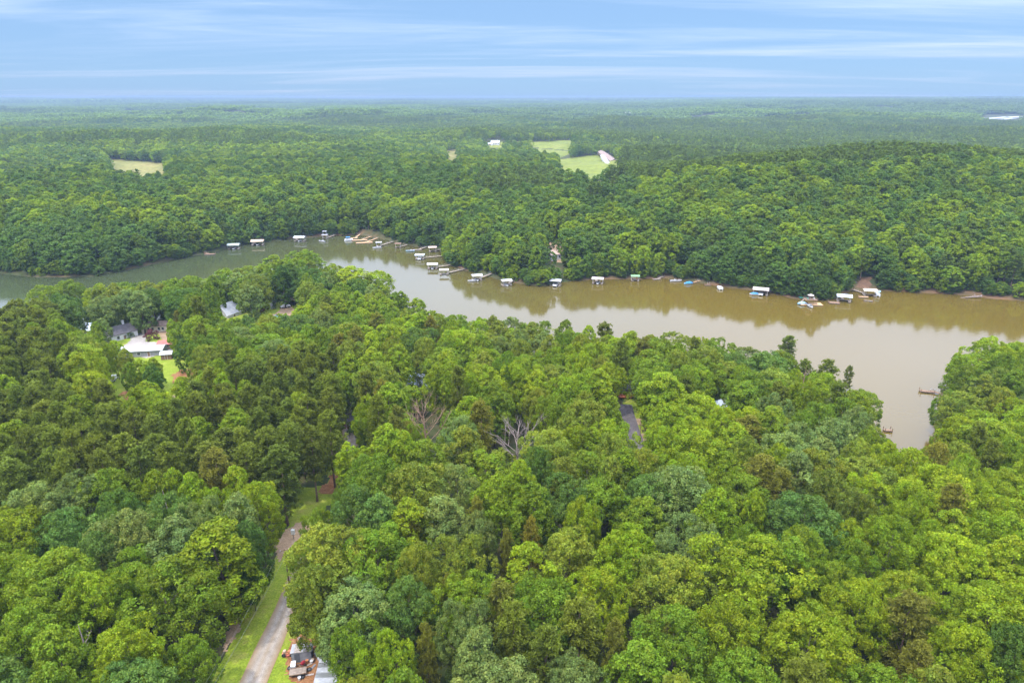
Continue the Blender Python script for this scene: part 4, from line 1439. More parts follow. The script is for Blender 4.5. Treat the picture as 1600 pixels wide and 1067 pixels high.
house('outbuilding', 'red sided outbuilding with a grey shingle roof where the gravel path ends', 'shed', 548, 664, 5.4, 4.6, 2.5, 1.3, R(14), 'brick_red', 'shingle_dark', [('f', 1.5, 1.4, 0.8, 0.8)], [('f', -0.8, 1.05, 0.95, 2.05)])
house('far_bank_house', 'white and salmon house among the trees across the lake', 'house', 865, 404, 7.0, 6.0, 3.2, 2.0, R(28), 'white', 'pink_metal', [('f', -2.5, 1.6, 1.0, 1.2), ('f', 2.5, 1.6, 1.0, 1.2), ('l', 0, 3.4, 1.0, 1.2), ('l', -2, 1.6, 1.0, 1.2)], [('f', 0, 1.05, 0.95, 2.05)])
house('farmhouse', 'white farmhouse at the tree line beside the far green field', 'house', 774, 226, 17, 10, 4.2, 3.6, R(-8), 'white', 'blue_white_metal', [*WF(5, 17, 2.0, 1.2, 1.6)], [('f', 1.6, 1.2, 1.1, 2.2)], chimney=True)
house('farm_garage', 'low white garage beside the far farmhouse', 'garage', 766, 227, 10, 7, 2.6, 1.6, R(-8), 'white', 'blue_white_metal', [], [('f', 0, 1.2, 3.0, 2.2)])


def long_barn(name, label, p0, p1, D_, hw, rise, wall, roof, group=None):
    a, b = P(*p0), P(*p1)
    L = math.hypot(b[0] - a[0], b[1] - a[1])
    n = max(4, int(L / 9))
    return house(name, label, 'barn', 0, 0, L, D_, hw, rise, math.atan2(b[1] - a[1], b[0] - a[0]), wall, roof, WF(n, L, hw * 0.55, 2.2, 1.1), [('r', 0, 1.4, 2.6, 2.6), ('l', 0, 1.4, 2.6, 2.6)], base=((a[0] + b[0]) / 2, (a[1] + b[1]) / 2, (a[2] + b[2]) / 2), group=group)


long_barn('poultry_barn', 'long tan roofed barn at the corner of the far green field', (938, 242), (960, 252), 12, 3, 2.2, 'wood', 'shingle_brown')
long_barn('poultry_barn', 'narrow white roofed barn in front of the tan barn by the far field', (941, 250), (951, 256), 6, 3, 1.5, 'white', 'white_metal')
long_barn('industrial_shed', 'longest white shed on the far wooded ridge', (1537, 187), (1570, 187), 16, 6, 2.5, 'white', 'white_metal', 'white sheds on the ridge')
long_barn('industrial_shed', 'white shed end on to the longest far ridge shed', (1574, 185), (1600, 186), 16, 6, 2.5, 'white', 'white_metal', 'white sheds on the ridge')
long_barn('industrial_shed', 'greyish shed in front of the far ridge sheds', (1552, 188.5), (1580, 188.5), 12, 5, 2, 'blue_white_metal', 'white_metal', 'white sheds on the ridge')
for (px, py, w, lb) in ((793, 178, 26, 'pale farm building alone in the distant forest beyond the far fields'), (981, 180, 30, 'low pale building in the distant forest beyond the tan barn'), (172, 186, 7, 'tiny white cabin in the distant forest far beyond the dry field'), (207, 186, 11, 'white farm shed in the distant forest far beyond the dry field'), (100, 187, 20, 'grey green farm shed in the distant forest near the horizon')):
    x, y, z = P(px, py)
    house('farm_building', lb, 'building', 0, 0, w, 12, 5, 4, R(5), 'white', 'white_metal', WF(4, w, 2.4, 1.4, 1.4), [('f', 0, 1.4, 2.0, 2.6)], base=(x, y, z + 5))
x, y, z = P(299, 158.0)
t = thing('water_tower', 'white water tower standing on the horizon above the forest', 'water tower', (x, y, z))
bm = B()
bmesh.ops.create_uvsphere(bm, u_segments=16, v_segments=10, radius=8, matrix=Matrix.Translation((0, 0, 20)) @ Matrix.Diagonal((1, 1, 0.8, 1)))
obj('tank', bm, 'white', t, True)
obj('stem', cyl(B(), (0, 0, 6), 2.2, 16, 12), 'white', t)

# open carport with a brown roof
x, y, z = P(461, 476)
t = thing('carport', 'open carport with a flat brown roof above the tan drive', 'carport', (x, y, z), R(12))
obj('roof', box(B(), 0, 0, 2.75, 8.5, 6.0, 0.22), 'shingle_brown', t)
for sx in (-1, 1):
    for sy in (-1, 1):
        obj('post', box(B(), sx * 3.9, sy * 2.7, 1.1, 0.16, 0.16, 3.1), 'brown_wood', t)
obj('back_wall', box(B(), 0, 2.88, 1.1, 7.6, 0.12, 3.0), 'brown_wood', t)

# deck before the waterside house
x, y, z = P(984, 622)
t = thing('wooden_deck', 'red brown railed deck in front of the grey waterside house', 'deck', (x, y, z), R(4))
obj('floor', box(B(), 0, 0, 0.9, 8, 2.6, 0.14), 'brick_red', t)
for k in range(5):
    obj('post', box(B(), -3.8 + k * 1.9, -1.2, 0.85, 0.12, 0.12, 2.2), 'brick_red', t)
obj('rail', box(B(), 0, -1.2, 2.0, 8, 0.10, 0.12), 'brick_red', t)


# ------------------------------------------------------------------ vehicles
def car(name, label, px, py, rz, paint, pickup=False):
    x, y, z = P(px, py)
    t = thing(name, label, 'pickup' if pickup else 'car', (x, y, z + 0.12), rz)
    prof = [(-2.3, 0.45), (-2.3, 0.95), (-1.9, 1.02), (-1.5, 1.05), (-0.8, 1.5), (0.7, 1.52), (1.3, 1.08), (2.1, 0.95), (2.3, 0.7), (2.3, 0.4)]
    if pickup:
        prof = [(-2.6, 0.5), (-2.6, 1.05), (-0.75, 1.05), (-0.7, 1.7), (0.7, 1.72), (1.25, 1.15), (2.4, 1.05), (2.6, 0.8), (2.6, 0.45)]
    bm = B()
    rows = []
    for s, k in ((-1, 1), (1, 1)):
        rows.append([bm.verts.new((a, s * (0.9 if b < 1.2 else 0.72), b)) for a, b in prof])
    n = len(prof)
    for i in range(n):
        bm.faces.new((rows[0][i], rows[0][(i + 1) % n], rows[1][(i + 1) % n], rows[1][i]))
    bm.faces.new(rows[0][::-1]); bm.faces.new(rows[1])
    bmesh.ops.bevel(bm, geom=bm.edges[:], offset=0.06, segments=1, affect='EDGES')
    obj('body', bm, paint, t)
    for s in (-1, 1):
        obj('side_window', box(B(), 0.0, s * 0.80, 1.28, 1.3, 0.06, 0.3), 'glass', t)
        for xx_ in (-1.45, 1.45):
            w_ = obj('wheel', cyl(B(), (xx_, s * 0.82, 0.33), 0.34, 0.24, 14, Matrix.Rotation(math.pi / 2, 4, 'X')), 'rubber', t)
            obj('rim', cyl(B(), (xx_, s * 0.945, 0.33), 0.19, 0.03, 10, Matrix.Rotation(math.pi / 2, 4, 'X')), 'aluminium', w_)
    a = Matrix.Translation((1.02, 0, 1.34)) @ Matrix.Rotation(R(35) if not pickup else R(44), 4, 'Y')
    obj('windscreen', box(B(), 0.06, 0, 0, 0.05, 1.2, 0.5, mat4=a), 'glass', t)
    for s in (-1, 1):
        obj('headlight', box(B(), 2.29 if not pickup else 2.59, s * 0.62, 0.74, 0.06, 0.3, 0.14), 'hull', t)
    return t


car('parked_car', 'white car parked on the tan drive under the carport edge', 446, 481, R(40), 'hull')
car('parked_car', 'pale blue car at the tan drive edge by the crowns', 436, 497, R(160), 'pale_blue')
car('pickup_truck', 'white pickup truck parked among trees by the red clay', 178, 594, R(100), 'hull', True)
car('parked_car', 'dark grey car on the grass strip beyond the white pickup', 172, 570, R(10), 'dark_grey')
car('parked_car', 'blue grey car half under trees beside the white pickup lawn', 201, 584, R(-30), 'grey')

# burgundy shrub and clipped shrubs by the houses
def shrub(label, px, py, r, tone, cat='shrub', seed=0, hs=0.8):
    x, y, z = P(px, py)
    v, f, tn = crown_broad(600 + seed, r, 0.05, r * 1.7, 0.4, 0.5, 12, r * 0.42, 8, r * 0.2, 14, r * 0.075)
    o = thing('garden_shrub', label, cat, (x, y, z))
    c_ = link('foliage', mesh_np('foliage', v, f, M['leaf'], tn), o)
    c_.color = (*tone, 1)
    obj('stem', tube(B(), [(0, 0, -0.2), (0, 0, r * 0.8)], [0.1, 0.05], 6), 'bark', o)


shrub('round burgundy leaved shrub in the island of the concrete drive', 237, 531, 2.4, (0.10, 0.030, 0.040), seed=1)
shrub('reddish brown shrub at the lawn edge beside the tan drive', 407, 489, 2.2, (0.12, 0.05, 0.03), seed=2)
shrub('small green shrub against the white gabled house', 203, 528, 1.4, TONE['deep green'], seed=3)
shrub('round light green tree shrub on the lawn by the steep white roof', 393, 486, 3.6, TONE['fresh green'], seed=4)
shrub('grey green bush beside the bend of the gravel path', 556, 679, 2.2, TONE['blue-green'], seed=5)

# ------------------------------------------------------------------ docks and boats
def roofed_dock(label, px, py, wpx, roof, rz=0.0, gang=None, flat=False, deckmat='wood', h=2.7, k=0.72):
    x, y = unproj(px, py)
    dep = proj(x, y, 0)[2]
    W = 0.88 * wpx * dep / F
    D_ = W * k
    t = thing('boat_dock', label, 'boat dock', (x, y, 0), rz, 'roofed boat docks along the far bank')
    bm = B()
    for s in (-1, 1):
        box(bm, s * (W / 2 - 0.6), 0, 0.42, 1.2, D_, 0.16)
    box(bm, 0, D_ / 2 - 0.7, 0.425, W - 2.3, 1.4, 0.15)
    obj('deck', bm, deckmat, t)
    for s in (-1, 1):
        obj('float', cyl(B(), (s * (W / 2 - 0.6), 0, 0.12), 0.28, D_ * 0.94, 10, Matrix.Rotation(math.pi / 2, 4, 'X')), 'dark_grey', t)
        for yy_ in (-0.46, 0.0, 0.46):
            obj('post', box(B(), s * (W / 2 - 0.25), yy_ * D_, h / 2 + 0.3, 0.13, 0.13, h), 'aluminium', t)
    bm = B()
    ow, od = W / 2 + 0.35, D_ / 2 + 0.35
    if flat:
        box(bm, 0, 0, h + 0.36, 2 * ow, 2 * od, 0.12)
        box(bm, 0, -od + 0.05, h + 0.22, 2 * ow - 0.02, 0.08, 0.24)
    else:
        rise = D_ * 0.17
        a_ = math.atan2(rise, od)
        for s in (-1, 1):
            m = Matrix.Translation((0, s * od / 2, h + 0.32 + rise / 2)) @ Matrix.Rotation(-s * a_, 4, 'X')
            box(bm, 0, 0, 0, 2 * ow, math.hypot(od, rise) + 0.04, 0.10, mat4=m)
            for q in range(9):
                box(bm, -ow + (q + 0.5) * 2 * ow / 9, 0, 0.07, 0.06, math.hypot(od, rise), 0.05, mat4=m)
        for s in (-1, 1):
            g_ = [bm.verts.new((s * (ow - 0.2), yv, zv)) for yv, zv in ((-od, h + 0.26), (od, h + 0.26), (0, h + 0.26 + rise))]
            bm.faces.new(g_)
    obj('roof', bm, roof, t)
    if gang:
        gangway(t, x, y, rz, gang, D_)
    return t, W, D_


def gangway(t, x, y, rz, gang, D_, wdt=1.3, mat='wood'):
    ex, ey, ez = P(*gang)
    c, s = math.cos(-rz), math.sin(-rz)
    lx_, ly_ = (ex - x) * c - (ey - y) * s, (ex - x) * s + (ey - y) * c
    a = Vector((max(-1.5, min(1.5, lx_ * 0.3)), D_ / 2 - 0.3, 0.56))
    b = Vector((lx_, ly_, max(0.5, ez + 0.15)))
    d = (b - a)
    m = Matrix.Translation((a + b) / 2) @ d.to_track_quat('X', 'Z').to_matrix().to_4x4()
    o = obj('gangway', box(B(), 0, 0, 0, d.length, wdt, 0.14, mat4=m), mat, t)
    for sg in (-1, 1):
        bm = B()
        box(bm, 0, sg * wdt * 0.46, 0.9, d.length, 0.06, 0.06, mat4=m)
        n = max(2, int(d.length / 2.5))
        for i in range(n + 1):
            box(bm, (i / n - 0.5) * (d.length - 0.1), sg * wdt * 0.46, 0.45, 0.06, 0.06, 0.88, mat4=m)
        obj('handrail', bm, 'aluminium', o)


def open_dock(label, px, py, wpx, rz=0.0, gang=None, mat='wood', k=0.45, group='open docks without a roof', name='open_dock'):
    x, y = unproj(px, py)
    W = wpx * proj(x, y, 0)[2] / F
    D_ = W * k
    t = thing(name, label, 'dock', (x, y, 0), rz, group)
    obj('deck', box(B(), 0, 0, 0.45, W, D_, 0.18), mat, t)
    for sx in (-1, 1):
        for sy in (-1, 1):
            obj('post', cyl(B(), (sx * (W / 2 - 0.1), sy * (D_ / 2 + 0.06), 0.4), 0.11, 2.2, 8), 'brown_wood', t)
        obj('float', box(B(), sx * W * 0.25, 0, 0.2, W * 0.4, D_ * 0.9, 0.3), 'dark_grey', t)
    if gang:
        gangway(t, x, y, rz, gang, D_, mat=mat)
    return t


def hull_bm(L, Wd, h):
    bm = B()
    st = [(-0.5, 0.9, 0), (-0.2, 1, 0), (0.15, 0.95, 0), (0.35, 0.66, 0.08), (0.47, 0.26, 0.2), (0.5, 0.04, 0.28)]
    rows = []
    for u, w, r in st:
        rows.append([bm.verts.new((u * L, s * w * Wd / 2 * q, zz)) for s, q, zz in ((-1, 1, h + r * 0.6), (-1, 0.72, 0.0 + r), (0, 0, -0.18 + r), (1, 0.72, 0.0 + r), (1, 1, h + r * 0.6))])
    for a, b in zip(rows, rows[1:]):
        for i in range(4):
            bm.faces.new((a[i], a[i + 1], b[i + 1], b[i]))
    bm.faces.new(rows[0]); bm.faces.new(rows[-1][::-1])
    return bm, rows


def runabout(label, x, y, rz, paint='hull', cover=None, L=5.6):
    t = thing('motor_boat', label, 'boat', (x, y, 0.22), rz, 'boats at the docks')
    bm, rows = hull_bm(L, 2.1, 0.62)
    obj('hull', bm, paint, t)
    bm = B()
    r = [[bm.verts.new((v.x * 0.96, s * w, v.z)) for s, w in ((-1, max(0.02, wd * 0.94)), (1, max(0.02, wd * 0.94)))] for v, wd in ((Vector((u * L, 0, 0.585 + rr_ * 0.6)), wq * 1.05) for u, wq, rr_ in ((-0.5, 0.9, 0), (-0.2, 1, 0), (0.15, 0.95, 0), (0.35, 0.66, 0.08), (0.47, 0.26, 0.2)))]
    for a, b in zip(r, r[1:]):
        bm.faces.new((a[0], a[1], b[1], b[0]))
    obj('cockpit_floor', bm, cover or 'grey', t)
    if cover:
        bm = B()
        pv_ = [bm.verts.new((a, b * 0.9, c)) for a, b, c in ((-2.3, -1, 0.64), (-2.3, 1, 0.64), (1.6, -0.8, 0.68), (1.6, 0.8, 0.68), (-1.6, 0, 1.25), (0.6, 0, 1.4))]
        for f in ((0, 2, 5, 4), (1, 4, 5, 3), (0, 4, 1), (2, 3, 5)):
            bm.faces.new([pv_[i] for i in f])
        obj('cover', bm, cover, t)
    else:
        obj('windscreen', box(B(), 0.7, 0, 0.95, 0.05, 1.5, 0.5), 'glass', t)
        for s in (-1, 1):
            obj('seat', box(B(), -0.6, s * 0.5, 0.85, 0.5, 0.5, 0.5), 'white', t)
    obj('outboard_motor', box(B(), -L / 2 - 0.2, 0, 0.55, 0.4, 0.4, 0.9), 'black', t)
    return t


def pontoon(label, x, y, rz, top='blue', L=6.4):
    t = thing('pontoon_boat', label, 'boat', (x, y, 0.2), rz, 'boats at the docks')
    for s in (-1, 1):
        obj('pontoon', tube(B(), [(-L / 2, s * 0.8, 0), (L / 2 - 0.8, s * 0.8, 0), (L / 2, s * 0.8, 0.15)], [0.3, 0.3, 0.06], 10), 'aluminium', t)
    obj('deck', box(B(), 0, 0, 0.42, L * 0.94, 2.3, 0.1), 'hull', t)
    for s in (-1, 1):
        obj('side_panel', box(B(), 0, s * 1.12, 0.86, L * 0.9, 0.05, 0.66), 'hull', t)
    obj('bow_panel', box(B(), L * 0.45, 0, 0.86, 0.05, 2.1, 0.66), 'hull', t)
    obj('bench', box(B(), -L * 0.36, 0, 0.72, 0.7, 1.9, 0.5), 'white', t)
    if top:
        o = obj('canopy', box(B(), -0.5, 0, 2.45, L * 0.48, 2.2, 0.1), top, t)
        for sx in (-1, 1):
            for s in (-1, 1):
                obj('canopy_pole', box(B(), -0.5 + sx * 1.3, s * 1.05, 1.62, 0.05, 0.05, 1.58), 'aluminium', o)
    return t


def jet_boat_under(t, W, D_, kind, label, off=0.0):
    x, y, _ = t.location
    rz = t.rotation_euler.z + math.pi / 2
    if kind == 'pontoon':
        return pontoon(label, x + off, y - 0.6, rz + math.pi, None)
    return runabout(label, x + off, y - 0.8, rz + math.pi)


D1 = [
    ('grey green roofed boat dock on the dark stretch of the western bank', 366, 389, 19, 'grey_green_metal', 0.1, (352, 383), False),
    ('tan roofed boat dock with a walkway back to the bank, beside the grey green one', 403, 383, 20, 'tan_metal', 0.15, (389, 377), False),
    ('white roofed boat dock alone at the head of the bay', 469, 377, 18, 'white_metal', -0.1, (457, 371), False),
    ('small dock with a raised white roof and upper deck at the innermost bay', 508, 373, 9, 'white_metal', 0.0, (524, 367), True),
    ('small white roofed dock at the end of the long brown docks', 592, 385, 9, 'white_metal', 0.1, (614, 380), True),
    ('little brown roofed dock among the open docks by the bay', 622, 387, 10, 'brown_wood', 0.1, (636, 385), True),
    ('salmon roofed boat dock tucked against the wooded point', 676, 393, 13, 'pink_metal', 0.1, (690, 390), False),
    ('blue-white roofed boat dock, outermost of those off the wooded point', 656, 405, 15, 'blue_white_metal', 0.0, (690, 402), True),
    ('rounded white roofed boat dock with a long straw coloured walkway', 676, 420, 17, 'white_metal', 0.05, (712, 413), False),
    ('pale pinkish roofed boat dock with a long rising walkway', 694, 429, 15, 'rust_white', 0.1, (728, 420), True),
    ('white roofed boat dock with a boat moored on its outer corner', 745, 438, 17, 'white_metal', 0.3, (770, 427), False),
    ('white roofed boat dock with a pinkish deck below the red clay bank', 791, 446, 17, 'white_metal', 0.35, (804, 438), False),
    ('white roofed boat dock against the dark trees beyond the clay bank', 868, 446, 19, 'white_metal', -0.25, (862, 443), False),
    ('off white roofed boat dock standing clear in the brown water', 934, 443, 19, 'rust_white', -0.25, (930, 436), False),
    ('green roofed boat dock', 992, 439, 14, 'green_metal', 0.0, (990, 436), False),
    ('wide white roofed boat dock by the low bank, with a blue boat inside', 1188, 460, 25, 'rust_white', -0.35, (1206, 455), False),
    ('grey-white roofed boat dock with a brown deck beside the muddy inlet', 1318, 471, 23, 'blue_white_metal', -0.35, (1314, 465), False),
    ('cream roofed boat dock at the mouth of the muddy inlet', 1358, 462, 20, 'cream', -0.25, (1333, 455), False),
]
docks = {}
for (lb, px, py, w, mt, rz, gg, fl) in D1:
    docks[(px, py)] = roofed_dock(lb if len(lb.split()) > 3 else 'green roofed boat dock near the shaded bank', px, py, w, mt, rz, gg, fl)
# the double-decker gets a second storey
t, W, D_ = docks[(508, 373)]
up = obj('upper_roof', box(B(), 0, 0, 5.6, W * 0.8, D_ * 0.8, 0.12), 'white_metal', t)
for sx in (-1, 1):
    for sy in (-1, 1):
        obj('upper_post', box(B(), sx * W * 0.35, sy * D_ * 0.35, 4.3, 0.1, 0.1, 2.5), 'aluminium', up)
for key, kind, lb in (((745, 438), 'run', 'white motor boat inside the dock with a walkway up the bank'), ((791, 446), 'run', 'white boat under the white roof by the red clay'), ((868, 446), 'pon', 'pontoon boat under the white roof against dark trees'), ((934, 443), 'run', 'white motor boat under the off white roof'),
                      ((1188, 460), 'pon', 'pale boat inside the wide white roofed dock'), ((676, 420), 'run', 'white boat under the rounded white roof'), ((656, 405), 'pon', 'pontoon boat under the blue-white roof'), ((469, 377), 'run', 'white boat in the dock alone at the bay head'), ((403, 383), 'run', 'white boat beneath the tan roof'), ((366, 389), 'run', 'white boat beneath the grey green roof')):
    t, W, D_ = docks[key]
    jet_boat_under(t, W, D_, 'pontoon' if kind == 'pon' else 'run', lb)


def wpos(px, py):
    return unproj(px, py)


runabout('white motor boat moored outside the double decked dock', *wpos(503, 378), R(150), L=6)
pontoon('pontoon boat with a bright blue canopy at the bay head', *wpos(545, 376), R(20), 'blue')
runabout('white boat lying beside the small white roofed dock', *wpos(589, 388), R(200), L=6)
runabout('white and blue boat at the tip of a long walkway off the wooded point', *wpos(641, 393), R(190), 'pale_blue', L=6)
runabout('white boat tied at the outer corner of a white roofed dock', *wpos(737, 440), R(190), L=4.5)
runabout('white and pink boat lying by a short walkway on the shaded bank', *wpos(1056, 440), R(5), L=7)
runabout('motor boat under a bright blue cover near the bank', *wpos(1075, 444), R(200), 'pale_blue', 'blue', L=5.5)
pontoon('small white boat floating alone off the shaded bank', *wpos(1125, 452), R(90), None, 4.6)
runabout('blue covered boat at the side of the wide white roofed dock', *wpos(1178, 461), R(170), 'hull', 'blue', 4.6)
runabout('light blue boat beside the party dock with the parasol', *wpos(1253, 476), R(180), 'pale_blue', 'pale_blue', 4.6)
runabout('white boat nosed up to the party dock with the parasol', *wpos(1266, 480), R(-90), 'hull', L=5)
pontoon('blue sided boat beside the cream roofed dock', *wpos(1371, 462), R(70), 'pale_blue', 5)
open_dock('low brown dock under the trees of the western bank', 328, 398, 15, 0.1, (318, 394), 'brown_wood')
open_dock('long tan dock, outer one of the pair at the bay head', 569, 380, 26, 0.22, (590, 374), 'orange_wood', 0.22)
open_dock('long tan dock, inner one of the pair at the bay head', 562, 376, 24, 0.2, (580, 371), 'orange_wood', 0.2)
open_dock('narrow walkway dock beside the blue canopy boat', 553, 373, 12, 0.2, (562, 368), 'orange_wood', 0.3)
open_dock('slim dock reaching to the white and blue boat', 652, 391, 14, 0.25, (668, 386), 'wood', 0.25)
open_dock('pale sloping dock alone on the shaded bank', 1026, 437, 13, 0.35, (1037, 432), 'wood', 0.3)
open_dock('short dock behind the white and pink boat', 1060, 438, 9, 0.3, (1064, 433), 'brown_wood', 0.3)
open_dock('tan dock beside the boat under the blue cover', 1085, 442, 9, 0.6, (1094, 439), 'orange_wood', 0.3)
open_dock('small dark dock half under the bushes of the shaded bank', 1106, 446, 10, 0.0, (1107, 444), 'brown_wood', 0.4)
open_dock('brown open deck attached beside the grey-white roofed dock', 1303, 474, 16, -0.25, None, 'brown_wood', 0.6)
open_dock('loose plank float off the cream roofed dock', 1357, 471, 13, -0.3, None, 'wood', 0.16)
open_dock('tan deck in front of the cream roofed dock', 1349, 465, 14, -0.2, None, 'orange_wood', 0.3)
open_dock('brown railed dock in the cove by the overhanging bank', 1448, 613, 20, R(-14), (1468, 617), 'brown_wood', 0.36)
open_dock('little dark dock at the corner of the cove', 1387, 674, 12, R(-3), None, 'brown_wood', 0.5)

# party dock with a parasol
x, y = unproj(1265, 476)
t = thing('party_dock', 'brown two level party dock with a parasol and chairs on its roof deck', 'dock', (x, y, 0), R(-5))
obj('deck', box(B(), 0.5, 0, 0.45, 11, 5, 0.18), 'orange_wood', t)
obj('float', box(B(), 0.5, 0, 0.2, 10, 4.6, 0.3), 'dark_grey', t)
for sx in (-1, 1):
    for sy in (-1, 1):
        obj('post', box(B(), sx * 2.6, sy * 1.9, 1.6, 0.16, 0.16, 2.3), 'brown_wood', t)
obj('upper_deck', box(B(), 0, 0, 2.85, 6, 4.6, 0.2), 'brown_wood', t)
rl = B()
for sx in (-1, 1):
    box(rl, sx * 2.95, 0, 3.75, 0.07, 4.5, 0.08)
for sy in (-1, 1):
    box(rl, 0, sy * 2.25, 3.75, 5.8, 0.07, 0.08)
for kx in range(7):
    for sy in (-1, 1):
        box(rl, -2.9 + kx * 0.966, sy * 2.25, 3.33, 0.07, 0.07, 0.76)
obj('railing', rl, 'brown_wood', t)
obj('stair', box(B(), -3.9, 0.5, 1.6, 3.2, 1.0, 0.14, mat4=Matrix.Translation((-3.9, 0, 1.6)) @ Matrix.Rotation(R(-48), 4, 'Y') @ Matrix.Translation((3.9, 0, -1.6))), 'wood', t)
t = thing('parasol', 'pale parasol open over the party dock', 'parasol', (x, y, 2.95))
bm = B()
bmesh.ops.create_cone(bm, cap_ends=False, segments=8, radius1=1.7, radius2=0.05, depth=0.7, matrix=Matrix.Translation((0, 0, 2.4)))
obj('canopy', bm, 'rust_white', t)
obj('pole', cyl(B(), (0, 0, 1.2), 0.04, 2.5, 8), 'aluminium', t)
for (dx, dy, mt, lb) in ((-1.6, -1.0, 'teal', 'green chair near the stair side of the party dock roof deck'), (1.6, -0.8, 'white', 'white chair on the parasol deck of the party dock')):
    t = thing('deck_chair', lb, 'chair', (x + dx, y + dy, 2.95), R(20))
    obj('seat', box(B(), 0, 0, 0.42, 0.6, 0.6, 0.07), mt, t)
    obj('backrest', box(B(), 0, 0.28, 0.8, 0.6, 0.06, 0.7), mt, t)
    for sx in (-1, 1):
        for sy in (-1, 1):
            obj('leg', box(B(), sx * 0.26, sy * 0.24, 0.2, 0.06, 0.06, 0.385), mt, t)
x, y, z = P(1256, 465)
t = thing('water_slide', 'green swim float pulled up on the bank behind the party dock', 'float', (x, y, z), R(10))
obj('mattress', box(B(), 0, 0, 0.3, 5, 2, 0.4), 'teal', t)
obj('rim', box(B(), 2.4, 0, 0.65, 0.5, 2, 0.5), 'white', t)

# fallen tree lying in the shallows
x, y = unproj(1520, 466)
t = thing('driftwood', 'bleached fallen tree lying in the shallows off the eastern bank', 'fallen tree', (x, y, 0))
obj('log', tube(B(), [(-6, 0.6, 0.1), (-2, 0.2, 0.5), (2, 0, 0.9), (5, 0.8, 1.0)], [0.14, 0.25, 0.35, 0.45], 8), 'dead_bark', t)
for k, (a, b) in enumerate((((-1, 0.1, 0.6), (0.8, -0.8, 2.6)), ((1, 0, 0.8), (0.2, 0.7, 3.2)), ((3, 0.3, 0.9), (4.4, -0.6, 2.4)), ((-3, 0.3, 0.4), (-4.6, -1.0, 1.0)))):
    obj('branch', tube(B(), [a, ((a[0] + b[0]) / 2 + 0.3, (a[1] + b[1]) / 2, (a[2] + b[2]) / 2 + 0.2), b], [0.16, 0.1, 0.03], 6), 'dead_bark', t)

# ------------------------------------------------------------------ dead trees
def dead_tree(label, px, py, h, mat, seed, spread=0.5, base_py=None, n0=9):
    """bare tree, branching three times; px, py mark the middle of its bare crown"""
    g = random.Random(seed)
    x, y, z = P(px, py, h * 0.72)
    o = thing('dead_tree', label, 'dead tree', (x, y, z - 0.3))
    bm = B()
    top = Vector((g.uniform(-0.6, 0.6), 0, h))
    tube(bm, [(0, 0, 0), (0.2, 0.1, h * 0.35), (-0.1, 0, h * 0.7), top], [0.34, 0.27, 0.15, 0.03], 7)
    obj('trunk', bm, mat, o)

    def grow(bm, a, d, L, r, lev):
        d = d.normalized()
        side = Vector((g.uniform(-1, 1), g.uniform(-1, 1), g.uniform(-0.2, 0.6))) * 0.25
        m = a + d * L * 0.5 + side * L * 0.3
        e = m + (d + side + Vector((0, 0, 0.2))).normalized() * L * 0.5
        tube(bm, [a, m, e], [r, r * 0.7, r * 0.3], 5 if lev < 2 else 4)
        if lev < 3:
            for q in range(4):
                s = g.uniform(0.35, 1.0)
                st = a.lerp(m, s * 2) if s < 0.5 else m.lerp(e, s * 2 - 1)
                grow(bm, st, d + Vector((g.uniform(-1, 1), g.uniform(-1, 1), g.uniform(-0.3, 0.8))) * 0.9, L * g.uniform(0.4, 0.62), r * 0.55, lev + 1)
    for i in range(n0):
        zz = h * (0.4 + 0.52 * i / n0)
        an = i * 2.4 + g.uniform(-0.4, 0.4)
        bm = B()
        grow(bm, Vector((0.1, 0.05, zz)), Vector((math.cos(an), math.sin(an), 0.75 + 0.5 * i / n0)), h * spread * (0.62 - 0.3 * i / n0) * g.uniform(0.8, 1.2), 0.10 * (1.1 - 0.6 * i / n0), 1)
        obj('branch', bm, mat, o)


dead_tree('bare reddish brown dead tree with fine twigs between green crowns', 663, 655, 21, 'brown_twig', 1, 0.52, n0=14)
dead_tree('bleached pinkish white dead tree with spreading limbs in the middle woods', 808, 690, 17, 'dead_bark', 2, 0.70, n0=13)
dead_tree('forked grey snag above the crowns across the drive', 262, 795, 17, 'dead_bark', 3, 0.28, n0=3)
dead_tree('leafless grey limbs reaching out of the crowns by the picture bottom, across the drive', 134, 1010, 16, 'dead_bark', 4, 0.26, n0=4)
dead_tree('bare pale pine trunk at the cove edge of the near shore', 1256, 596, 20, 'brown_twig', 5, 0.22, n0=6)
dead_tree('thin grey dead tree among the crowns of the cove bank', 1545, 605, 15, 'dead_bark', 6, 0.3, n0=5)

# ------------------------------------------------------------------ the yard by the gravel drive
x, y, z = P(472, 1034)
YR = R(9)
t = thing('yard_shed', 'small shed with a whitish metal roof and dark grey front beside the gravel drive', 'shed', (x, y, z), YR)
bm = B()
v_ = [bm.verts.new(p) for p in ((-1.65, 0, -0.3), (1.65, 0, -0.3), (1.65, 2.2, -0.3), (-1.65, 2.2, -0.3), (-1.65, 0, 2.15), (1.65, 0, 2.15), (1.65, 2.2, 1.75), (-1.65, 2.2, 1.75))]
for f in ((0, 1, 5, 4), (1, 2, 6, 5), (2, 3, 7, 6), (3, 0, 4, 7), (4, 5, 6, 7), (3, 2, 1, 0)):
    bm.faces.new([v_[i] for i in f])
obj('wall', bm, 'dark_grey', t)
m = Matrix.Translation((0, 1.1, 2.02)) @ Matrix.Rotation(math.atan2(-0.4, 2.2), 4, 'X')
rf = None
for k in range(6):
    bm = B()
    box(bm, -1.75 + (k + 0.5) * 0.6, 0, 0.004 * (k % 2), 0.595, 2.6, 0.05, mat4=m)
    for q in (-0.2, 0.0, 0.2):
        box(bm, -1.75 + (k + 0.5) * 0.6 + q, 0, 0.04, 0.06, 2.6, 0.04, mat4=m)
    obj('roof_panel', bm, 'rust_white' if k in (1, 2, 4) else 'white_metal', t)
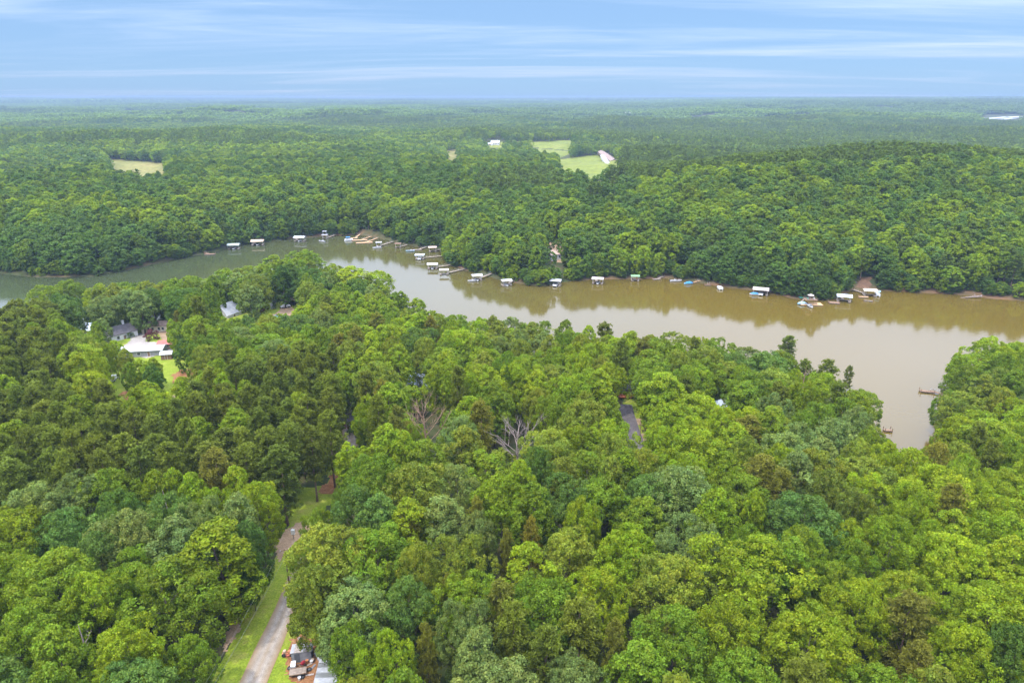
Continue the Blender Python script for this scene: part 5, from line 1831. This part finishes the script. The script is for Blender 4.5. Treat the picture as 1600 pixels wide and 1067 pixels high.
obj('front_board', box(B(), 0, -0.03, 1.07, 3.2, 0.05, 2.1), 'grey', t)
obj('door', box(B(), -0.7, -0.075, 0.95, 0.9, 0.04, 1.85), 'dark_grey', t)


def yard(px, py):
    return P(px, py)


def yard_thing(name, label, cat, px, py, rz=0.0):
    x, y, z = P(px, py)
    return thing(name, label, cat, (x, y, z + 0.1), rz)


t = yard_thing('chest_freezer', 'white chest freezer standing open air at the front corner of the shed', 'freezer', 459, 1044, R(12))
obj('cabinet', box(B(), 0, 0, 0.42, 0.75, 1.2, 0.85), 'white', t)
obj('lid', box(B(), 0, 0, 0.9, 0.8, 1.25, 0.1), 'hull', t)
t = yard_thing('riding_mower', 'rusty orange riding mower beside the drive side of the shed', 'mower', 450, 1023, R(8))
bm = box(B(), 0.45, 0, 0.65, 0.85, 0.6, 0.4)
bmesh.ops.bevel(bm, geom=bm.edges[:], offset=0.08, segments=2, affect='EDGES')
obj('hood', bm, 'orange', t)
obj('chassis', box(B(), -0.1, 0, 0.38, 1.7, 0.7, 0.18), 'orange', t)
obj('seat', box(B(), -0.5, 0, 0.75, 0.45, 0.5, 0.4), 'tan_metal', t)
obj('mower_deck', cyl(B(), (0, 0, 0.2), 0.62, 0.16, 14), 'rust_red', t)
for sx, r_ in ((-0.6, 0.32), (0.6, 0.22)):
    for s in (-1, 1):
        obj('wheel', cyl(B(), (sx, s * 0.48, r_), r_, 0.22, 12, Matrix.Rotation(math.pi / 2, 4, 'X')), 'rubber', t)
t = yard_thing('garden_tiller', 'dark red tiller with handlebars in front of the shed', 'tiller', 474, 1041, R(60))
bm = box(B(), 0, 0, 0.7, 0.8, 0.55, 0.55)
bmesh.ops.bevel(bm, geom=bm.edges[:], offset=0.12, segments=2, affect='EDGES')
obj('engine', bm, 'red', t)
for s in (-1, 1):
    obj('wheel', cyl(B(), (0, s * 0.38, 0.28), 0.28, 0.14, 12, Matrix.Rotation(math.pi / 2, 4, 'X')), 'rubber', t)
    obj('handle', tube(B(), [(-0.3, s * 0.2, 0.6), (-1.0, s * 0.25, 1.0)], 0.035, 6), 'grey', t)
t = yard_thing('utility_trailer', 'flat weathered utility trailer in front of the shed junk', 'trailer', 466, 1054, R(13))
for k in range(7):
    obj('plank', box(B(), 0, -0.66 + k * 0.22, 0.62, 2.7, 0.205, 0.05), 'wood', t)
obj('frame', box(B(), 0, 0, 0.54, 2.6, 1.5, 0.1), 'black', t)
obj('drawbar', tube(B(), [(-1.3, 0, 0.54), (-2.2, 0, 0.45)], 0.05, 6), 'rust_red', t)
for s in (-1, 1):
    obj('wheel', cyl(B(), (0.35, s * 0.86, 0.32), 0.32, 0.2, 14, Matrix.Rotation(math.pi / 2, 4, 'X')), 'rubber', t)
    obj('side_rail', box(B(), 0, s * 0.76, 0.72, 2.7, 0.05, 0.12), 'brown_wood', t)
for (px, py, lb) in ((453, 1045, 'worn tyre lying beside the white freezer'), (483, 1047, 'dark tyre lying between the tiller and the clay'), (472, 1059, 'tyre leaning under the trailer edge')):
    t = yard_thing('old_tyre', lb, 'tyre', px, py)
    bm = B()
    for i in range(16):
        pass
    ring = []
    for i in range(16):
        a = 2 * math.pi * i / 16
        ring.append([bm.verts.new(((0.32 + 0.12 * math.cos(b)) * math.cos(a), (0.32 + 0.12 * math.cos(b)) * math.sin(a), 0.13 + 0.12 * math.sin(b))) for b in [2 * math.pi * j / 8 for j in range(8)]])
    for i in range(16):
        for j in range(8):
            bm.faces.new((ring[i][j], ring[(i + 1) % 16][j], ring[(i + 1) % 16][(j + 1) % 8], ring[i][(j + 1) % 8]))
    obj('tread', bm, 'rubber', t, True)
    obj('sidewall', cyl(B(), (0, 0, 0.13), 0.22, 0.05, 12), 'dark_grey', t)
for (px, py, mt, lb) in ((487, 1036, 'white', 'white bucket at the corner of the shed on bare clay'), (488.5, 1034, 'tan_metal', 'tan bucket behind the white bucket'), (468, 1062, 'white', 'white bucket under the trailer'), (480, 1035, 'orange', 'orange bucket against the shed front'), (468, 1001, 'rust_white', 'pale bucket on the burnt ground behind the shed')):
    t = yard_thing('bucket', lb, 'bucket', px, py)
    bm = B()
    bmesh.ops.create_cone(bm, cap_ends=True, segments=12, radius1=0.22, radius2=0.28, depth=0.5, matrix=Matrix.Translation((0, 0, 0.25)))
    obj('body', bm, mt, t)
    obj('handle', tube(B(), [(-0.28, 0, 0.48), (-0.2, 0.15, 0.62), (0.2, 0.15, 0.62), (0.28, 0, 0.48)], 0.015, 4), 'grey', t)
for i, (px, py, mt, rz, lb) in enumerate(((481, 1040, 'wood', 0.6, 'loose pale board leaning near the tiller'), (477, 1046, 'brown_wood', -0.3, 'brown board on the clay before the tiller'), (484, 1055, 'rust_white', 0.2, 'rusty sheet lying on the clay beyond the trailer'), (489, 1043, 'grey', 1.2, 'grey board lying at the clay edge'))):
    t = yard_thing('scrap_board', lb, 'board', px, py, rz)
    obj('board', box(B(), 0, 0, 0.08, 1.3, 0.32, 0.05), mt, t)
    obj('batten', box(B(), 0.3, 0, 0.13, 0.09, 0.36, 0.05), mt, t)
# pale roofed lean-to running under the tree
x, y, z = P(513, 1062)
t = thing('lean_to', 'pale metal roofed lean-to half under the tree beside the shed yard', 'shed', (x, y, z), R(4))
bm = B()
for sx in (-1.5, 1.5):
    for yy_ in (-3, 0, 3):
        obj('post', box(B(), sx, yy_, 0.9, 0.12, 0.12, 2.2), 'wood', t)
for k in range(7):
    obj('roof_panel', box(B(), 0, -3.1 + k * 1.03, 2.08 + 0.01 * (k % 2), 3.6, 1.02, 0.05, mat4=Matrix.Rotation(R(3), 4, 'Y')), 'tarp' if k % 2 else 'aluminium', t)
obj('side_wall', box(B(), 1.5, 0, 0.9, 0.06, 6.2, 1.9), 'grey', t)
for i, (px, py, s, lb) in enumerate(((499, 1023, 1.0, 'rounded white tarp bundle, outermost of the heap above the lean-to'), (506, 1021, 1.1, 'white tarp bundle in the middle of the heap against the tree'), (502, 1030, 0.9, 'greyish white bundle next to the lean-to roof'), (511, 1025, 1.0, 'white bundle deepest under the tree'))):
    t = yard_thing('tarp_bundle', lb, 'tarp', px, py, i)
    bm = B()
    bmesh.ops.create_icosphere(bm, subdivisions=3, radius=1.0)
    for v in bm.verts:
        n_ = float(fbm(v.co.x * 2 + i * 9, v.co.y * 2 + v.co.z * 1.3, 50 + i))
        v.co = Vector((v.co.x * 0.85 * s, v.co.y * 0.7 * s, max(0, v.co.z + 0.4) * 0.9 * s)) * (0.7 + 0.6 * n_)
    obj('tarp', bm, 'tarp', t, True)
    obj('rope', tube(B(), [(-0.75 * s, 0, 0.3), (0, 0.05, 1.05 * s), (0.75 * s, 0, 0.3)], 0.03, 5), 'orange_wood', t)

t = yard_thing('meter_post', 'white meter box on a post where the track meets the drive', 'meter post', 459, 842)
obj('post', box(B(), 0, 0, 0.6, 0.16, 0.16, 1.7), 'wood', t)
obj('meter_box', box(B(), 0, -0.02, 1.75, 0.75, 0.45, 1.1), 'white', t)
obj('conduit', box(B(), 0, 0, 2.5, 0.09, 0.09, 0.5), 'aluminium', t)

x, y, z = P(999, 694)
t = thing('utility_post', 'dark wooden post at the driveway by the paved road', 'post', (x, y, z))
obj('pole', tube(B(), [(0, 0, -0.3), (0, 0, 6.5)], [0.13, 0.1], 8), 'brown_wood', t)
obj('crossarm', box(B(), 0, 0, 6.0, 1.2, 0.1, 0.12), 'brown_wood', t)

# overhead wires along the verge
x0, y0, z0 = P(452, 915)
pole_label = ('wooden utility pole beside the drive, half hidden by the yellowish oak', 'wooden utility pole of the verge line, standing past the picture bottom')
xa, ya = unproj(318, 1090, 18.0)
tops = []
for (x, y), lb in (((x0, y0), pole_label[0]), ((xa, ya), pole_label[1])):
    z = gz(x, y)
    t = thing('utility_pole', lb, 'utility pole', (x, y, z), R(25))
    obj('pole', tube(B(), [(0, 0, -0.5), (0, 0, 8.6)], [0.15, 0.11], 8), 'brown_wood', t)
    obj('crossarm', box(B(), 0, 0.1, 8.2, 1.9, 0.1, 0.12), 'brown_wood', t)
    for s in (-1, 1):
        obj('insulator', cyl(B(), (s * 0.8, 0.1, 8.34), 0.06, 0.16, 8), 'white', t)
    tops.append(Vector((x, y, z + 8.42)))
ax = Vector((math.cos(R(25)), math.sin(R(25)), 0))
for s, lb in ((-0.8, 'overhead wire strung over the verge, the one closer to the woods'), (0.8, 'overhead wire strung over the verge, the one closer to the drive')):
    a, b = tops[0] + ax * s, tops[1] + ax * s
    pp = [a.lerp(b, i / 14) - Vector((0, 0, 4 * 0.5 * (i / 14) * (1 - i / 14))) for i in range(15)]
    tag(obj('overhead_wire', tube(B(), pp, 0.014, 4), 'wire'), lb, 'wire')

# ------------------------------------------------------------------ haze
hz, hn, hl = new_mat('haze')
ho = hn.new('ShaderNodeOutputMaterial')
pv = hn.new('ShaderNodeVolumePrincipled')
pv.inputs['Color'].default_value = (0.235, 0.325, 0.46, 1)
pv.inputs['Density'].default_value = 0.00014
pv.inputs['Anisotropy'].default_value = 0.0
hl.new(pv.outputs[0], ho.inputs['Volume'])
bm = B()
box(bm, 0, 20000, 51.0, 110000, 100000, 110)
tag(obj('haze', bm, hz), kind='stuff')
